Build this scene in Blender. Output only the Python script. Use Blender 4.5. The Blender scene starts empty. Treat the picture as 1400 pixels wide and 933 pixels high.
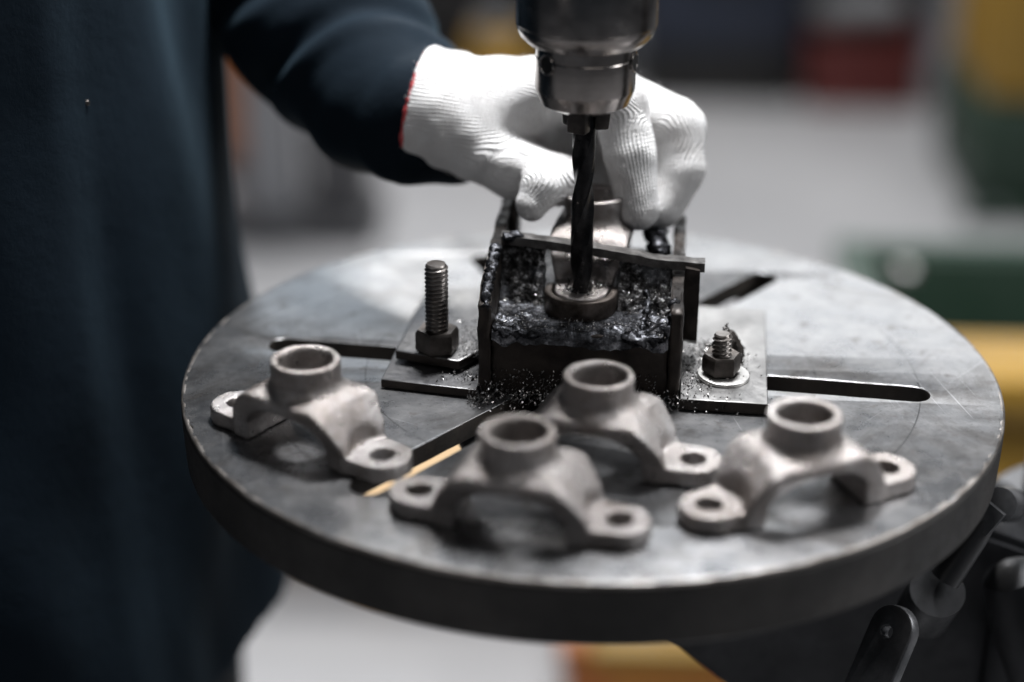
import bpy, bmesh, math, random
import numpy as np
from mathutils import Vector, Matrix, noise as mnoise
random.seed(7)
rng = np.random.default_rng(7)
S = bpy.context.scene
COL = S.collection

# ------------------------------------------------------------------ camera
CAM = np.array([0.0, -0.698586, 0.325799])
RT = np.array([0.99874, 0.050058, 0.003513])
UP = np.array([-0.023677, 0.40835, 0.912518])
FW = np.array([-0.044245, 0.911452, -0.409021])
FPX = 2423.7
cd = bpy.data.cameras.new('camera')
cam = bpy.data.objects.new('camera', cd); COL.objects.link(cam)
m = Matrix(((RT[0], UP[0], -FW[0], CAM[0]), (RT[1], UP[1], -FW[1], CAM[1]),
            (RT[2], UP[2], -FW[2], CAM[2]), (0, 0, 0, 1)))
cam.matrix_world = m
cd.sensor_width = 36; cd.lens = 36 * FPX / 1400
cd.clip_start = 0.05; cd.clip_end = 60
cd.dof.use_dof = True; cd.dof.focus_distance = 0.735; cd.dof.aperture_fstop = 2.3
cd.dof.aperture_blades = 0
S.camera = cam

# ------------------------------------------------------------------ world, lamps, exposure
w = bpy.data.worlds.new('World'); S.world = w; w.use_nodes = True
bg = w.node_tree.nodes['Background']
bg.inputs[0].default_value = (0.55, 0.68, 0.85, 1); bg.inputs[1].default_value = 0.055

def area(name, loc, target, sx, sy, watts, colour):
    d = bpy.data.lights.new(name, 'AREA'); d.shape = 'RECTANGLE'; d.size = sx; d.size_y = sy
    d.energy = watts; d.color = colour
    o = bpy.data.objects.new(name, d); COL.objects.link(o); o.location = loc
    o.rotation_euler = (Vector(target) - Vector(loc)).to_track_quat('-Z', 'Y').to_euler()
    return o
area('task_lamp', (0.08, 0.34, 1.35), (0.0, -0.03, 0.0), 0.30, 0.22, 52, (0.98, 0.985, 1.0))
area('ceiling_lamp', (0.4, 2.2, 3.0), (0.4, 2.8, -0.95), 2.0, 0.9, 24, (0.94, 0.97, 1.0))
area('window_light_right', (0.88, 4.6, 1.25), (0.1, 0.1, 0.0), 2.65, 1.25, 36, (0.96, 0.98, 1.0))
area('window_light_left', (-1.1, 4.6, 1.25), (-0.1, 0.1, 0.0), 0.9, 1.25, 7.5, (0.82, 0.91, 1.0))
area('side_window', (2.1, 0.2, 1.3), (0.0, 0.0, 0.0), 1.2, 1.2, 56, (0.97, 0.98, 1.0))
area('aisle_floor_fill', (-0.6, 2.9, 1.6), (-0.35, 2.75, -0.95), 0.5, 0.5, 62, (1.0, 0.98, 0.96))  # added fill that brightens the floor at rear left, no known lamp
area('front_fill', (-1.5, -2.0, 0.9), (0.0, 0.0, 0.0), 0.5, 1.2, 3, (1.0, 0.95, 0.92))  # added fill from front left: chuck streak and casting fronts, no known window
area('front_floor_fill', (0.7, -1.7, 2.3), (0.5, -1.3, -0.95), 1.6, 0.8, 7, (1.0, 0.96, 0.93))  # added fill over the near floor, which the chuck mirrors

S.view_settings.view_transform = 'Standard'; S.view_settings.look = 'None'
S.view_settings.exposure = 0.0; S.view_settings.gamma = 1.0
S.render.film_transparent = False
FLOOR = -0.95

# ------------------------------------------------------------------ helpers
def P_z(px, py, z):
    d = (px - 700) / FPX * RT - (py - 466.5) / FPX * UP + FW
    t = (z - CAM[2]) / d[2]
    return CAM + d * t
def P_y(px, py, y):
    d = (px - 700) / FPX * RT - (py - 466.5) / FPX * UP + FW
    t = (y - CAM[1]) / d[1]
    return CAM + d * t

def link(o, parent=None):
    COL.objects.link(o)
    if parent is not None: o.parent = parent
    return o
def thing(name, label, cat, loc=(0, 0, 0), rz=0, group=None):
    o = bpy.data.objects.new(name, None); link(o); o.location = loc; o.rotation_euler = (0, 0, rz)
    o.empty_display_size = 0.02
    o['label'] = label; o['category'] = cat
    if group: o['group'] = group
    return o
def tag(o, label, cat, group=None):
    o['label'] = label; o['category'] = cat
    if group: o['group'] = group
    return o
def obj(name, me, mat, parent=None, loc=None, rot=None, smooth=True):
    if mat is not None and len(me.materials) == 0: me.materials.append(mat)
    o = bpy.data.objects.new(name, me); link(o, parent)
    if loc is not None: o.location = loc
    if rot is not None: o.rotation_euler = rot
    return o
def mesh_np(name, v, f, smooth=True):
    me = bpy.data.meshes.new(name)
    me.from_pydata([tuple(map(float, p)) for p in v], [], [tuple(map(int, q)) for q in f])
    me.validate()
    if smooth: me.polygons.foreach_set('use_smooth', [True] * len(me.polygons))
    me.update()
    return me
def bm_mesh(name, bm, smooth=False, angle=None):
    bmesh.ops.recalc_face_normals(bm, faces=bm.faces)
    me = bpy.data.meshes.new(name); bm.to_mesh(me); bm.free()
    if smooth:
        me.polygons.foreach_set('use_smooth', [True] * len(me.polygons))
        me.set_sharp_from_angle(angle=math.radians(angle or 35))
    return me
def box_bm(bm, x0, x1, y0, y1, z0, z1, bev=0.0, seg=2, M=None):
    r = bmesh.ops.create_cube(bm, size=1)
    vs = r['verts']
    for v in vs:
        v.co = Vector(((x0 + x1) / 2 + v.co.x * (x1 - x0), (y0 + y1) / 2 + v.co.y * (y1 - y0), (z0 + z1) / 2 + v.co.z * (z1 - z0)))
    if bev:
        es = list({e for v in vs for e in v.link_edges})
        rr = bmesh.ops.bevel(bm, geom=es, offset=bev, segments=seg, profile=0.5, affect='EDGES')
        vs = list({v for f in rr['faces'] for v in f.verts} | {v for v in vs if v.is_valid})
    if M is not None:
        for v in vs: v.co = M @ v.co
    return vs
def box(name, x0, x1, y0, y1, z0, z1, mat, parent=None, bev=0.001, M=None, rough=0.0):
    bm = bmesh.new(); box_bm(bm, x0, x1, y0, y1, z0, z1, bev, 2, M)
    if rough: roughen(bm, rough)
    return obj(name, bm_mesh(name, bm, True, 40), mat, parent)
def roughen(bm, amp, cell=None, freq=180.0, seed=0.0):
    cell = cell or 0.003
    for it in range(4):
        es = [e for e in bm.edges if e.calc_length() > cell]
        if not es: break
        bmesh.ops.subdivide_edges(bm, edges=es, cuts=1, use_grid_fill=True)
    bmesh.ops.triangulate(bm, faces=[f for f in bm.faces if len(f.verts) > 4])
    bm.normal_update()
    for v in bm.verts:
        n = mnoise.fractal(v.co * freq + Vector((seed, seed, seed)), 0.8, 2.0, 4)
        v.co += v.normal * n * amp
def lathe(name, prof, seg=48, cap=True):
    v, f = [], []
    n = len(prof)
    for i in range(seg):
        a = 2 * math.pi * i / seg
        for r, z in prof: v.append((r * math.cos(a), r * math.sin(a), z))
    for i in range(seg):
        j = (i + 1) % seg
        for k in range(n - 1): f.append((i * n + k, j * n + k, j * n + k + 1, i * n + k + 1))
    if cap:
        f.append([i * n for i in range(seg)][::-1]); f.append([i * n + n - 1 for i in range(seg)])
    bm = bmesh.new()
    bv = [bm.verts.new(p) for p in v]
    for q in f:
        try: bm.faces.new([bv[k] for k in q])
        except ValueError: pass
    bmesh.ops.remove_doubles(bm, verts=bm.verts, dist=1e-7)
    return bm_mesh(name, bm, True, 32)
def tube(name, pts, radii, seg=16, closed=False):
    pts = [Vector(p) for p in pts]; n = len(pts)
    if not hasattr(radii, '__len__'): radii = [radii] * n
    bm = bmesh.new(); rings = []
    up = Vector((0, 0, 1))
    for i, p in enumerate(pts):
        if closed: t = (pts[(i + 1) % n] - pts[i - 1]).normalized()
        else: t = (pts[min(i + 1, n - 1)] - pts[max(i - 1, 0)]).normalized()
        ref = up if abs(t.z) < 0.92 else Vector((1, 0, 0))
        a = t.cross(ref).normalized(); b = t.cross(a)
        rings.append([bm.verts.new(p + (a * math.cos(2 * math.pi * k / seg) + b * math.sin(2 * math.pi * k / seg)) * radii[i]) for k in range(seg)])
    for i in range(n if closed else n - 1):
        A, B = rings[i], rings[(i + 1) % n]
        for k in range(seg): bm.faces.new((A[k], A[(k + 1) % seg], B[(k + 1) % seg], B[k]))
    if not closed: bm.faces.new(rings[0][::-1]); bm.faces.new(rings[-1])
    return bm_mesh(name, bm, True, 40)
def plate(name, outer, holes, z0, z1, bev, res=2):
    cu = bpy.data.curves.new(name, 'CURVE'); cu.dimensions = '2D'; cu.fill_mode = 'BOTH'
    for pts in [outer] + list(holes):
        sp = cu.splines.new('POLY'); sp.points.add(len(pts) - 1)
        for p, q in zip(sp.points, pts): p.co = (q[0], q[1], 0, 1)
        sp.use_cyclic_u = True
    cu.extrude = (z1 - z0) / 2 - bev; cu.bevel_depth = bev; cu.bevel_resolution = res; cu.offset = -bev
    o = bpy.data.objects.new(name, cu); COL.objects.link(o)
    dg = bpy.context.evaluated_depsgraph_get()
    me = bpy.data.meshes.new_from_object(o.evaluated_get(dg)); me.name = name
    bpy.data.objects.remove(o); bpy.data.curves.remove(cu)
    me.transform(Matrix.Translation((0, 0, (z0 + z1) / 2)))
    bm = bmesh.new(); bm.from_mesh(me); bmesh.ops.remove_doubles(bm, verts=bm.verts, dist=1e-6)
    bm.to_mesh(me); bm.free()
    me.polygons.foreach_set('use_smooth', [abs(p.normal.z) < .999 for p in me.polygons]); me.set_sharp_from_angle(angle=math.radians(50))
    me.materials.clear()
    return me
def circle2(cx, cy, r, n=32): return [(cx + r * math.cos(2 * math.pi * i / n), cy + r * math.sin(2 * math.pi * i / n)) for i in range(n)]

# value noise on numpy arrays
_T = rng.random(65536).astype(np.float32) * 2 - 1
def vnoise(x, y, z):
    xi = np.floor(x).astype(np.int64); yi = np.floor(y).astype(np.int64); zi = np.floor(z).astype(np.int64)
    fx, fy, fz = x - xi, y - yi, z - zi
    fx = fx * fx * (3 - 2 * fx); fy = fy * fy * (3 - 2 * fy); fz = fz * fz * (3 - 2 * fz)
    def h(i, j, k): return _T[((i * 73856093) ^ (j * 19349663) ^ (k * 83492791)) & 65535]
    r = 0
    for a in (0, 1):
        for b in (0, 1):
            for c in (0, 1):
                r = r + h(xi + a, yi + b, zi + c) * (fx if a else 1 - fx) * (fy if b else 1 - fy) * (fz if c else 1 - fz)
    return r

def surface_nets(F, lo, h):
    """F: field on a grid (negative inside) -> quads"""
    nx, ny, nz = F.shape
    ins = F < 0
    c = np.zeros((nx - 1, ny - 1, nz - 1), np.int8)
    for a in (0, 1):
        for b in (0, 1):
            for d in (0, 1): c += ins[a:nx - 1 + a, b:ny - 1 + b, d:nz - 1 + d]
    act = (c > 0) & (c < 8)
    I = np.argwhere(act)
    idx = -np.ones(act.shape, np.int64); idx[act] = np.arange(len(I))
    acc = np.zeros((len(I), 3)); cnt = np.zeros(len(I))
    corners = [(a, b, d) for a in (0, 1) for b in (0, 1) for d in (0, 1)]
    for p in corners:
        for ax in range(3):
            if p[ax]: continue
            q = list(p); q[ax] = 1
            fa = F[I[:, 0] + p[0], I[:, 1] + p[1], I[:, 2] + p[2]]; fb = F[I[:, 0] + q[0], I[:, 1] + q[1], I[:, 2] + q[2]]
            mk = (fa < 0) != (fb < 0)
            t = np.where(mk, fa / np.where(mk, fa - fb, 1), 0)
            pos = np.array(p, float)[None, :] + t[:, None] * np.eye(3)[ax][None, :]
            acc[mk] += pos[mk]; cnt[mk] += 1
    V = (I + acc / cnt[:, None]) * h + np.array(lo)
    Q = []
    for ax in range(3):
        o1, o2 = [(1, 2), (2, 0), (0, 1)][ax]
        sl = [slice(None)] * 3; sl2 = [slice(None)] * 3
        sl[ax] = slice(0, F.shape[ax] - 1); sl2[ax] = slice(1, F.shape[ax])
        A = ins[tuple(sl)]; B = ins[tuple(sl2)]
        E_ = np.argwhere(A != B)
        ok = (E_[:, o1] > 0) & (E_[:, o2] > 0) & (E_[:, o1] < F.shape[o1] - 1) & (E_[:, o2] < F.shape[o2] - 1)
        E_ = E_[ok]
        fl = A[E_[:, 0], E_[:, 1], E_[:, 2]]
        def g(d1, d2):
            e = E_.copy(); e[:, o1] -= d1; e[:, o2] -= d2
            return idx[e[:, 0], e[:, 1], e[:, 2]]
        q = np.stack([g(1, 1), g(0, 1), g(0, 0), g(1, 0)], 1)
        q[~fl] = q[~fl][:, ::-1]
        Q.append(q)
    return V, np.concatenate(Q)
def grid(lo, hi, h):
    n = [int(math.ceil((b - a) / h)) + 1 for a, b in zip(lo, hi)]
    return np.meshgrid(*[lo[i] + h * np.arange(n[i]) for i in range(3)], indexing='ij')
def smin(a, b, k):
    hh = np.clip(0.5 + 0.5 * (b - a) / k, 0, 1)
    return b + (a - b) * hh - k * hh * (1 - hh)
def smax(a, b, k): return -smin(-a, -b, k)
def rcone(X, Y, Z, a, b, r1, r2):
    a = np.array(a, float); b = np.array(b, float); d = b - a; L2 = d @ d
    t = np.clip(((X - a[0]) * d[0] + (Y - a[1]) * d[1] + (Z - a[2]) * d[2]) / L2, 0, 1)
    return np.sqrt((X - a[0] - t * d[0]) ** 2 + (Y - a[1] - t * d[1]) ** 2 + (Z - a[2] - t * d[2]) ** 2) - (r1 + (r2 - r1) * t)
def mesh_fast(name, V, Q):
    me = bpy.data.meshes.new(name)
    me.vertices.add(len(V)); me.vertices.foreach_set('co', V.astype(np.float32).ravel())
    me.loops.add(Q.size); me.loops.foreach_set('vertex_index', Q.astype(np.int32).ravel())
    me.polygons.add(len(Q)); me.polygons.foreach_set('loop_start', np.arange(0, Q.size, 4, dtype=np.int32))
    me.update(calc_edges=True); me.validate()
    me.polygons.foreach_set('use_smooth', [True] * len(me.polygons))
    return me
def relax(V, Q, it=2, lam=0.5):
    n = len(V)
    for _ in range(it):
        s = np.zeros((n, 3)); c = np.zeros(n)
        for k in range(4):
            a = Q[:, k]; b = Q[:, (k + 1) % 4]
            np.add.at(s, a, V[b]); np.add.at(c, a, 1); np.add.at(s, b, V[a]); np.add.at(c, b, 1)
        V = V + lam * (s / np.maximum(c, 1)[:, None] - V)
    return V

# ------------------------------------------------------------------ materials
class NT:
    def __init__(s, name):
        s.m = bpy.data.materials.new(name); s.m.use_nodes = True
        s.t = s.m.node_tree; s.b = s.t.nodes['Principled BSDF']
        s.tc = s.n('ShaderNodeTexCoord')
    def n(s, ty, **kw):
        nd = s.t.nodes.new(ty)
        for k, v in kw.items(): setattr(nd, k, v)
        return nd
    def l(s, a, b): s.t.links.new(a, b)
    def noise(s, scale, detail=6, rough=0.6, vec=None, dist=0.0):
        nd = s.n('ShaderNodeTexNoise'); nd.inputs['Scale'].default_value = scale
        nd.inputs['Detail'].default_value = detail; nd.inputs['Roughness'].default_value = rough
        nd.inputs['Distortion'].default_value = dist
        s.l(vec if vec is not None else s.vec(), nd.inputs['Vector']); return nd.outputs['Fac']
    def vec(s):
        if not hasattr(s, '_v'):
            oi = s.n('ShaderNodeObjectInfo'); mu = s.n('ShaderNodeVectorMath', operation='SCALE')
            mu.inputs[0].default_value = (1.3, 2.1, 0.7); s.l(oi.outputs['Random'], mu.inputs['Scale'])
            ad = s.n('ShaderNodeVectorMath', operation='ADD'); s.l(s.tc.outputs['Object'], ad.inputs[0]); s.l(mu.outputs[0], ad.inputs[1])
            s._v = ad.outputs[0]
        return s._v
    def ramp(s, fac, stops):
        r = s.n('ShaderNodeValToRGB'); cr = r.color_ramp
        while len(cr.elements) < len(stops): cr.elements.new(0.5)
        for e, (p, c) in zip(cr.elements, stops):
            e.position = p; e.color = (*c, 1) if hasattr(c, '__len__') else (c, c, c, 1)
        s.l(fac, r.inputs[0]); return r.outputs[0]
    def mix(s, fac, a, b, blend='MIX'):
        x = s.n('ShaderNodeMix', data_type='RGBA', blend_type=blend)
        for i, v in ((0, fac), (6, a), (7, b)):
            if hasattr(v, 'is_linked'): s.l(v, x.inputs[i])
            elif hasattr(v, '__len__'): x.inputs[i].default_value = (*v, 1)
            else: x.inputs[i].default_value = v if i == 0 else (v, v, v, 1)
        return x.outputs[2]
    def math(s, op, a, b=0.0):
        x = s.n('ShaderNodeMath', operation=op)
        for i, v in ((0, a), (1, b)):
            if hasattr(v, 'is_linked'): s.l(v, x.inputs[i])
            else: x.inputs[i].default_value = v
        return x.outputs[0]
    def bump(s, h, strength=0.3, dist=0.001):
        b = s.n('ShaderNodeBump'); b.inputs['Strength'].default_value = strength; b.inputs['Distance'].default_value = dist
        s.l(h, b.inputs['Height'])
        if s.b.inputs['Normal'].is_linked: s.l(s.b.inputs['Normal'].links[0].from_socket, b.inputs['Normal'])
        s.l(b.outputs[0], s.b.inputs['Normal'])
    def set(s, base=None, rough=None, metal=None, **kw):
        for key, v in (('Base Color', base), ('Roughness', rough), ('Metallic', metal)):
            if v is None: continue
            if hasattr(v, 'is_linked'): s.l(v, s.b.inputs[key])
            elif key == 'Base Color': s.b.inputs[key].default_value = (*v, 1)
            else: s.b.inputs[key].default_value = v
        for k, v in kw.items(): s.b.inputs[k.replace('_', ' ')].default_value = v

def simple(name, ca, cb, ra, rb, metal, scale, bump=0.2, bscale=None, bdist=0.0005):
    t = NT(name)
    n1 = t.noise(scale); n2 = t.noise(bscale or scale * 6, 8, 0.7)
    t.set(base=t.ramp(n1, [(0.35, ca), (0.68, cb)]), rough=t.ramp(n2, [(0.3, ra), (0.7, rb)]), metal=metal)
    t.bump(n2, bump, bdist)
    return t.m

M = {}
# table top: machined grey iron with scribed circles, stains and scratches
t = NT('table_iron')
pos = t.tc.outputs['Object']
sep = t.n('ShaderNodeSeparateXYZ'); t.l(pos, sep.inputs[0])
rad = t.math('SQRT', t.math('ADD', t.math('MULTIPLY', sep.outputs[0], sep.outputs[0]), t.math('MULTIPLY', sep.outputs[1], sep.outputs[1])))
big = t.noise(9, 8, 0.65, pos, 0.6); mid = t.noise(55, 8, 0.7, pos); fine = t.noise(700, 4, 0.6, pos)
col = t.ramp(big, [(0.3, (0.12, 0.123, 0.130)), (0.5, (0.19, 0.193, 0.20)), (0.72, (0.27, 0.272, 0.278))])
col = t.mix(t.ramp(mid, [(0.40, 0.0), (0.60, 0.6)]), col, (0.33, 0.325, 0.325))
st_ = t.ramp(t.noise(17, 7, 0.7, pos, 1.2), [(0.50, 0.0), (0.66, 0.75)])
col = t.mix(st_, col, (0.10, 0.092, 0.086))
fl_ = t.ramp(t.noise(420, 3, 0.6, pos), [(0.60, 0.0), (0.70, 0.5)])
col = t.mix(fl_, col, (0.06, 0.057, 0.055))
spots = t.ramp(t.noise(120, 3, 0.5, pos), [(0.60, 0.0), (0.70, 0.7)])
col = t.mix(spots, col, (0.12, 0.11, 0.105))
bright = t.ramp(t.noise(160, 3, 0.5, pos, 1.0), [(0.64, 0.0), (0.74, 0.22)])
col = t.mix(bright, col, (0.45, 0.45, 0.45))
ring = None
for rr_ in (0.0972, 0.1405):
    d_ = t.math('ABSOLUTE', t.math('SUBTRACT', rad, rr_))
    k = t.math('LESS_THAN', d_, 0.00032)
    k = t.math('MULTIPLY', k, t.ramp(t.noise(22, 3, 0.5, pos), [(0.40, 0.12), (0.55, 1.0)]))
    ring = k if ring is None else t.math('MAXIMUM', ring, k)
col = t.mix(t.math('MULTIPLY', ring, 0.75), col, (0.05, 0.05, 0.05))
# swarf-scratched arcs around the centre
wv = t.n('ShaderNodeTexWave', wave_type='RINGS', rings_direction='Z'); wv.inputs['Scale'].default_value = 210
wv.inputs['Distortion'].default_value = 1.5; wv.inputs['Detail'].default_value = 3; t.l(pos, wv.inputs['Vector'])
rg = t.mix(0.25, t.ramp(big, [(0.3, 0.24), (0.7, 0.32)]), t.ramp(mid, [(0.3, 0.22), (0.7, 0.40)]))
rg = t.mix(t.math('MULTIPLY', spots, 0.5), rg, 0.42)
scr = None
for rot_, sc_ in ((0.5, (9, 700, 1)), (-0.9, (7, 520, 1)), (1.35, (12, 900, 1))):
    mp = t.n('ShaderNodeMapping'); mp.inputs['Scale'].default_value = sc_; mp.inputs['Rotation'].default_value = (0, 0, rot_)
    rv = t.n('ShaderNodeMapping'); rv.inputs['Rotation'].default_value = (0, 0, rot_); t.l(pos, rv.inputs[0])
    mp.inputs['Rotation'].default_value = (0, 0, 0); t.l(rv.outputs[0], mp.inputs[0])
    k_ = t.ramp(t.noise(1.0, 2, 0.5, mp.outputs[0]), [(0.70, 0.0), (0.74, 1.0)])
    scr = k_ if scr is None else t.math('MAXIMUM', scr, k_)
col = t.mix(t.math('MULTIPLY', scr, 0.45), col, (0.55, 0.55, 0.56))
t.set(base=col, rough=rg, metal=0.9)
t.bump(t.math('MULTIPLY', ring, -1.0), 0.6, 0.0005)
t.bump(mid, 0.2, 0.0008); t.bump(fine, 0.10, 0.0002); t.bump(wv.outputs['Fac'], 0.06, 0.0002); t.bump(scr, -0.15, 0.0003)
M['table'] = t.m
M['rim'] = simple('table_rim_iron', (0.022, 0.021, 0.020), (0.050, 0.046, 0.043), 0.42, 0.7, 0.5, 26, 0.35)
M['worn'] = simple('worn_rim_iron', (0.10, 0.088, 0.078), (0.34, 0.315, 0.295), 0.3, 0.5, 0.85, 70, 0.4, 300)
M['slot'] = simple('slot_iron', (0.02, 0.018, 0.016), (0.05, 0.04, 0.032), 0.5, 0.8, 0.4, 60, 0.4)
# shot-blasted cast steel
t = NT('cast_steel')
n1 = t.noise(38, 7, 0.65); n2 = t.noise(950, 5, 0.7); n3 = t.noise(160, 5, 0.6)
col = t.ramp(n1, [(0.3, (0.20, 0.172, 0.157)), (0.55, (0.335, 0.312, 0.302)), (0.75, (0.52, 0.508, 0.505))])
col = t.mix(t.ramp(n3, [(0.55, 0.0), (0.75, 0.5)]), col, (0.13, 0.105, 0.09))
t.set(base=col, rough=t.ramp(n3, [(0.3, 0.24), (0.7, 0.38)]), metal=0.9)
t.bump(n2, 0.9, 0.0006); t.bump(n3, 0.35, 0.0006)
M['cast'] = t.m
M['oily'] = simple('oily_black_steel', (0.012, 0.010, 0.009), (0.05, 0.040, 0.034), 0.28, 0.6, 0.6, 60, 0.5, 260)
M['jigplate'] = simple('worn_steel_plate', (0.11, 0.11, 0.115), (0.27, 0.265, 0.26), 0.28, 0.5, 0.85, 45, 0.3, 300)
M['rightplate'] = simple('bright_worn_plate', (0.17, 0.167, 0.165), (0.32, 0.315, 0.31), 0.3, 0.5, 0.85, 45, 0.3, 300)
t = NT('weld_metal')
n1 = t.noise(130, 6, 0.65); n2 = t.noise(600, 4, 0.6)
t.set(base=t.ramp(n1, [(0.40, (0.010, 0.010, 0.011)), (0.54, (0.055, 0.057, 0.064)), (0.68, (0.30, 0.305, 0.33))]), rough=t.ramp(n2, [(0.3, 0.2), (0.7, 0.52)]), metal=0.85)
t.bump(n2, 0.7, 0.0007); t.bump(n1, 0.4, 0.0015)
M['weld'] = t.m
M['nest'] = simple('brown_oily_steel', (0.045, 0.036, 0.030), (0.13, 0.11, 0.098), 0.3, 0.55, 0.8, 160, 0.5, 500)
t = NT('greasy_chip_crust')
n1 = t.noise(420, 5, 0.7); n2 = t.noise(1100, 3, 0.6); n3 = t.noise(90, 4, 0.6)
cc = t.ramp(n1, [(0.44, (0.010, 0.009, 0.009)), (0.55, (0.06, 0.058, 0.058)), (0.66, (0.42, 0.42, 0.43))])
cc = t.mix(t.ramp(n3, [(0.5, 0.0), (0.68, 0.7)]), cc, (0.16, 0.165, 0.18))
t.set(base=cc, rough=t.ramp(n2, [(0.3, 0.18), (0.7, 0.55)]), metal=0.8); t.bump(n1, 0.9, 0.0012); t.bump(n2, 0.5, 0.0006)
M['crust'] = t.m
M['strap'] = simple('hammered_strap_steel', (0.045, 0.042, 0.040), (0.22, 0.212, 0.205), 0.28, 0.5, 0.85, 110, 0.5, 420)
M['stud'] = simple('stud_steel', (0.14, 0.125, 0.115), (0.30, 0.28, 0.265), 0.26, 0.42, 0.9, 120, 0.2, 700)
M['nut'] = simple('dark_nut_steel', (0.05, 0.043, 0.038), (0.14, 0.125, 0.115), 0.3, 0.5, 0.85, 120, 0.25, 600)
M['washer'] = simple('zinc_washer', (0.5, 0.49, 0.47), (0.68, 0.67, 0.65), 0.28, 0.42, 0.9, 90, 0.15, 500)
t = NT('chuck_steel')
mp = t.n('ShaderNodeMapping'); mp.inputs['Scale'].default_value = (30, 30, 1400); t.l(t.tc.outputs['Object'], mp.inputs[0])
nb = t.noise(1.0, 3, 0.6, mp.outputs[0]); n1 = t.noise(60, 6, 0.65)
t.set(base=t.ramp(n1, [(0.3, (0.26, 0.235, 0.22)), (0.7, (0.42, 0.39, 0.37))]), rough=t.ramp(n1, [(0.3, 0.16), (0.7, 0.30)]), metal=1.0)
t.bump(nb, 0.12, 0.0003)
M['chuck'] = t.m
M['jaw'] = simple('jaw_steel', (0.035, 0.032, 0.03), (0.10, 0.09, 0.085), 0.3, 0.5, 0.9, 120, 0.2, 500)
M['drill'] = simple('black_oxide_drill', (0.010, 0.010, 0.011), (0.035, 0.034, 0.035), 0.22, 0.42, 0.8, 120, 0.2, 500)
M['hole'] = simple('hole_dark', (0.01, 0.01, 0.01), (0.02, 0.02, 0.02), 0.5, 0.7, 0.3, 100, 0.1)
M['bracket'] = simple('dark_bracket_iron', (0.012, 0.0125, 0.014), (0.035, 0.036, 0.039), 0.35, 0.6, 0.5, 30, 0.4, 150)
M['bracket_worn'] = simple('worn_bracket_iron', (0.06, 0.062, 0.066), (0.16, 0.16, 0.165), 0.3, 0.5, 0.7, 40, 0.4, 200)
M['grip'] = simple('black_grip', (0.012, 0.012, 0.013), (0.025, 0.025, 0.026), 0.3, 0.5, 0.0, 40, 0.2)
t = NT('chip_metal')
oi = t.noise(260, 3, 0.6)
t.set(base=t.ramp(oi, [(0.42, (0.03, 0.027, 0.025)), (0.66, (0.5, 0.49, 0.48))]), rough=0.28, metal=0.95)
M['chip'] = t.m
# knitted cotton glove: ribs follow the attribute laid out around each finger
t = NT('knit_cotton')
at = t.n('ShaderNodeAttribute', attribute_name='knit')
s3 = t.n('ShaderNodeSeparateXYZ'); t.l(at.outputs['Vector'], s3.inputs[0])
n1 = t.noise(60, 4, 0.6); n2 = t.noise(900, 3, 0.6)
u = t.math('ADD', s3.outputs[0], t.math('MULTIPLY', t.math('SUBTRACT', n1, 0.5), 0.0022))
rib = t.math('SINE', t.math('MULTIPLY', u, 2 * math.pi / 0.0016))
stit = t.math('SINE', t.math('ADD', t.math('MULTIPLY', s3.outputs[1], 2 * math.pi / 0.0016), t.math('MULTIPLY', t.math('ABSOLUTE', rib), 2.2)))
hgt = t.math('ADD', t.math('MULTIPLY', rib, 0.8), t.math('MULTIPLY', stit, 0.13))
col = t.ramp(n1, [(0.3, (0.76, 0.745, 0.735)), (0.65, (0.85, 0.845, 0.84))])
soil = t.ramp(t.noise(28, 5, 0.6), [(0.52, 0.0), (0.76, 0.5)])
col = t.mix(soil, col, (0.45, 0.40, 0.36))
t.set(base=col, rough=0.95, metal=0.0, Sheen_Weight=0.35, Sheen_Roughness=0.5)
t.b.inputs['Specular IOR Level'].default_value = 0.15
t.bump(hgt, 0.6, 0.0009); t.bump(n2, 0.7, 0.0009)
M['knit'] = t.m
M['fibre'] = simple('cotton_fibre', (0.74, 0.73, 0.72), (0.82, 0.81, 0.80), 0.9, 0.95, 0.0, 100, 0.0)
M['trim'] = simple('red_thread', (0.45, 0.04, 0.045), (0.62, 0.10, 0.10), 0.8, 0.95, 0.0, 300, 0.6, 900)
def cloth(name, ca, cb):
    t = NT(name)
    n1 = t.noise(7, 5, 0.6); n2 = t.noise(1500, 2, 0.5); n3 = t.noise(45, 5, 0.6)
    t.set(base=t.ramp(n1, [(0.3, ca), (0.7, cb)]), rough=0.85, metal=0.0, Sheen_Weight=0.05, Sheen_Roughness=0.4)
    t.b.inputs['Sheen Tint'].default_value = (0.40, 0.68, 0.88, 1)
    t.b.inputs['Specular IOR Level'].default_value = 0.12
    t.bump(n2, 0.12, 0.0004); t.bump(n3, 0.2, 0.004)
    return t.m
M['jacket'] = cloth('dark_teal_twill', (0.0024, 0.0062, 0.0110), (0.0038, 0.0092, 0.0155))
M['trousers'] = cloth('black_twill', (0.008, 0.008, 0.009), (0.013, 0.013, 0.014))
M['skin'] = simple('skin', (0.42, 0.25, 0.18), (0.5, 0.31, 0.23), 0.45, 0.6, 0.0, 40, 0.1)
M['hair'] = simple('black_hair', (0.01, 0.009, 0.008), (0.02, 0.017, 0.015), 0.4, 0.6, 0.0, 200, 0.5)
t = NT('concrete_floor')
n1 = t.noise(1.2, 6, 0.6, t.tc.outputs['Object']); n2 = t.noise(14, 8, 0.65, t.tc.outputs['Object'])
col = t.ramp(n1, [(0.3, (0.28, 0.28, 0.29)), (0.7, (0.38, 0.38, 0.39))])
col = t.mix(t.ramp(n2, [(0.5, 0.0), (0.75, 0.35)]), col, (0.36, 0.35, 0.35))
t.set(base=col, rough=t.ramp(n2, [(0.3, 0.35), (0.7, 0.6)]), metal=0.0); t.bump(n2, 0.1, 0.002)
M['floor'] = t.m
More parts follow.
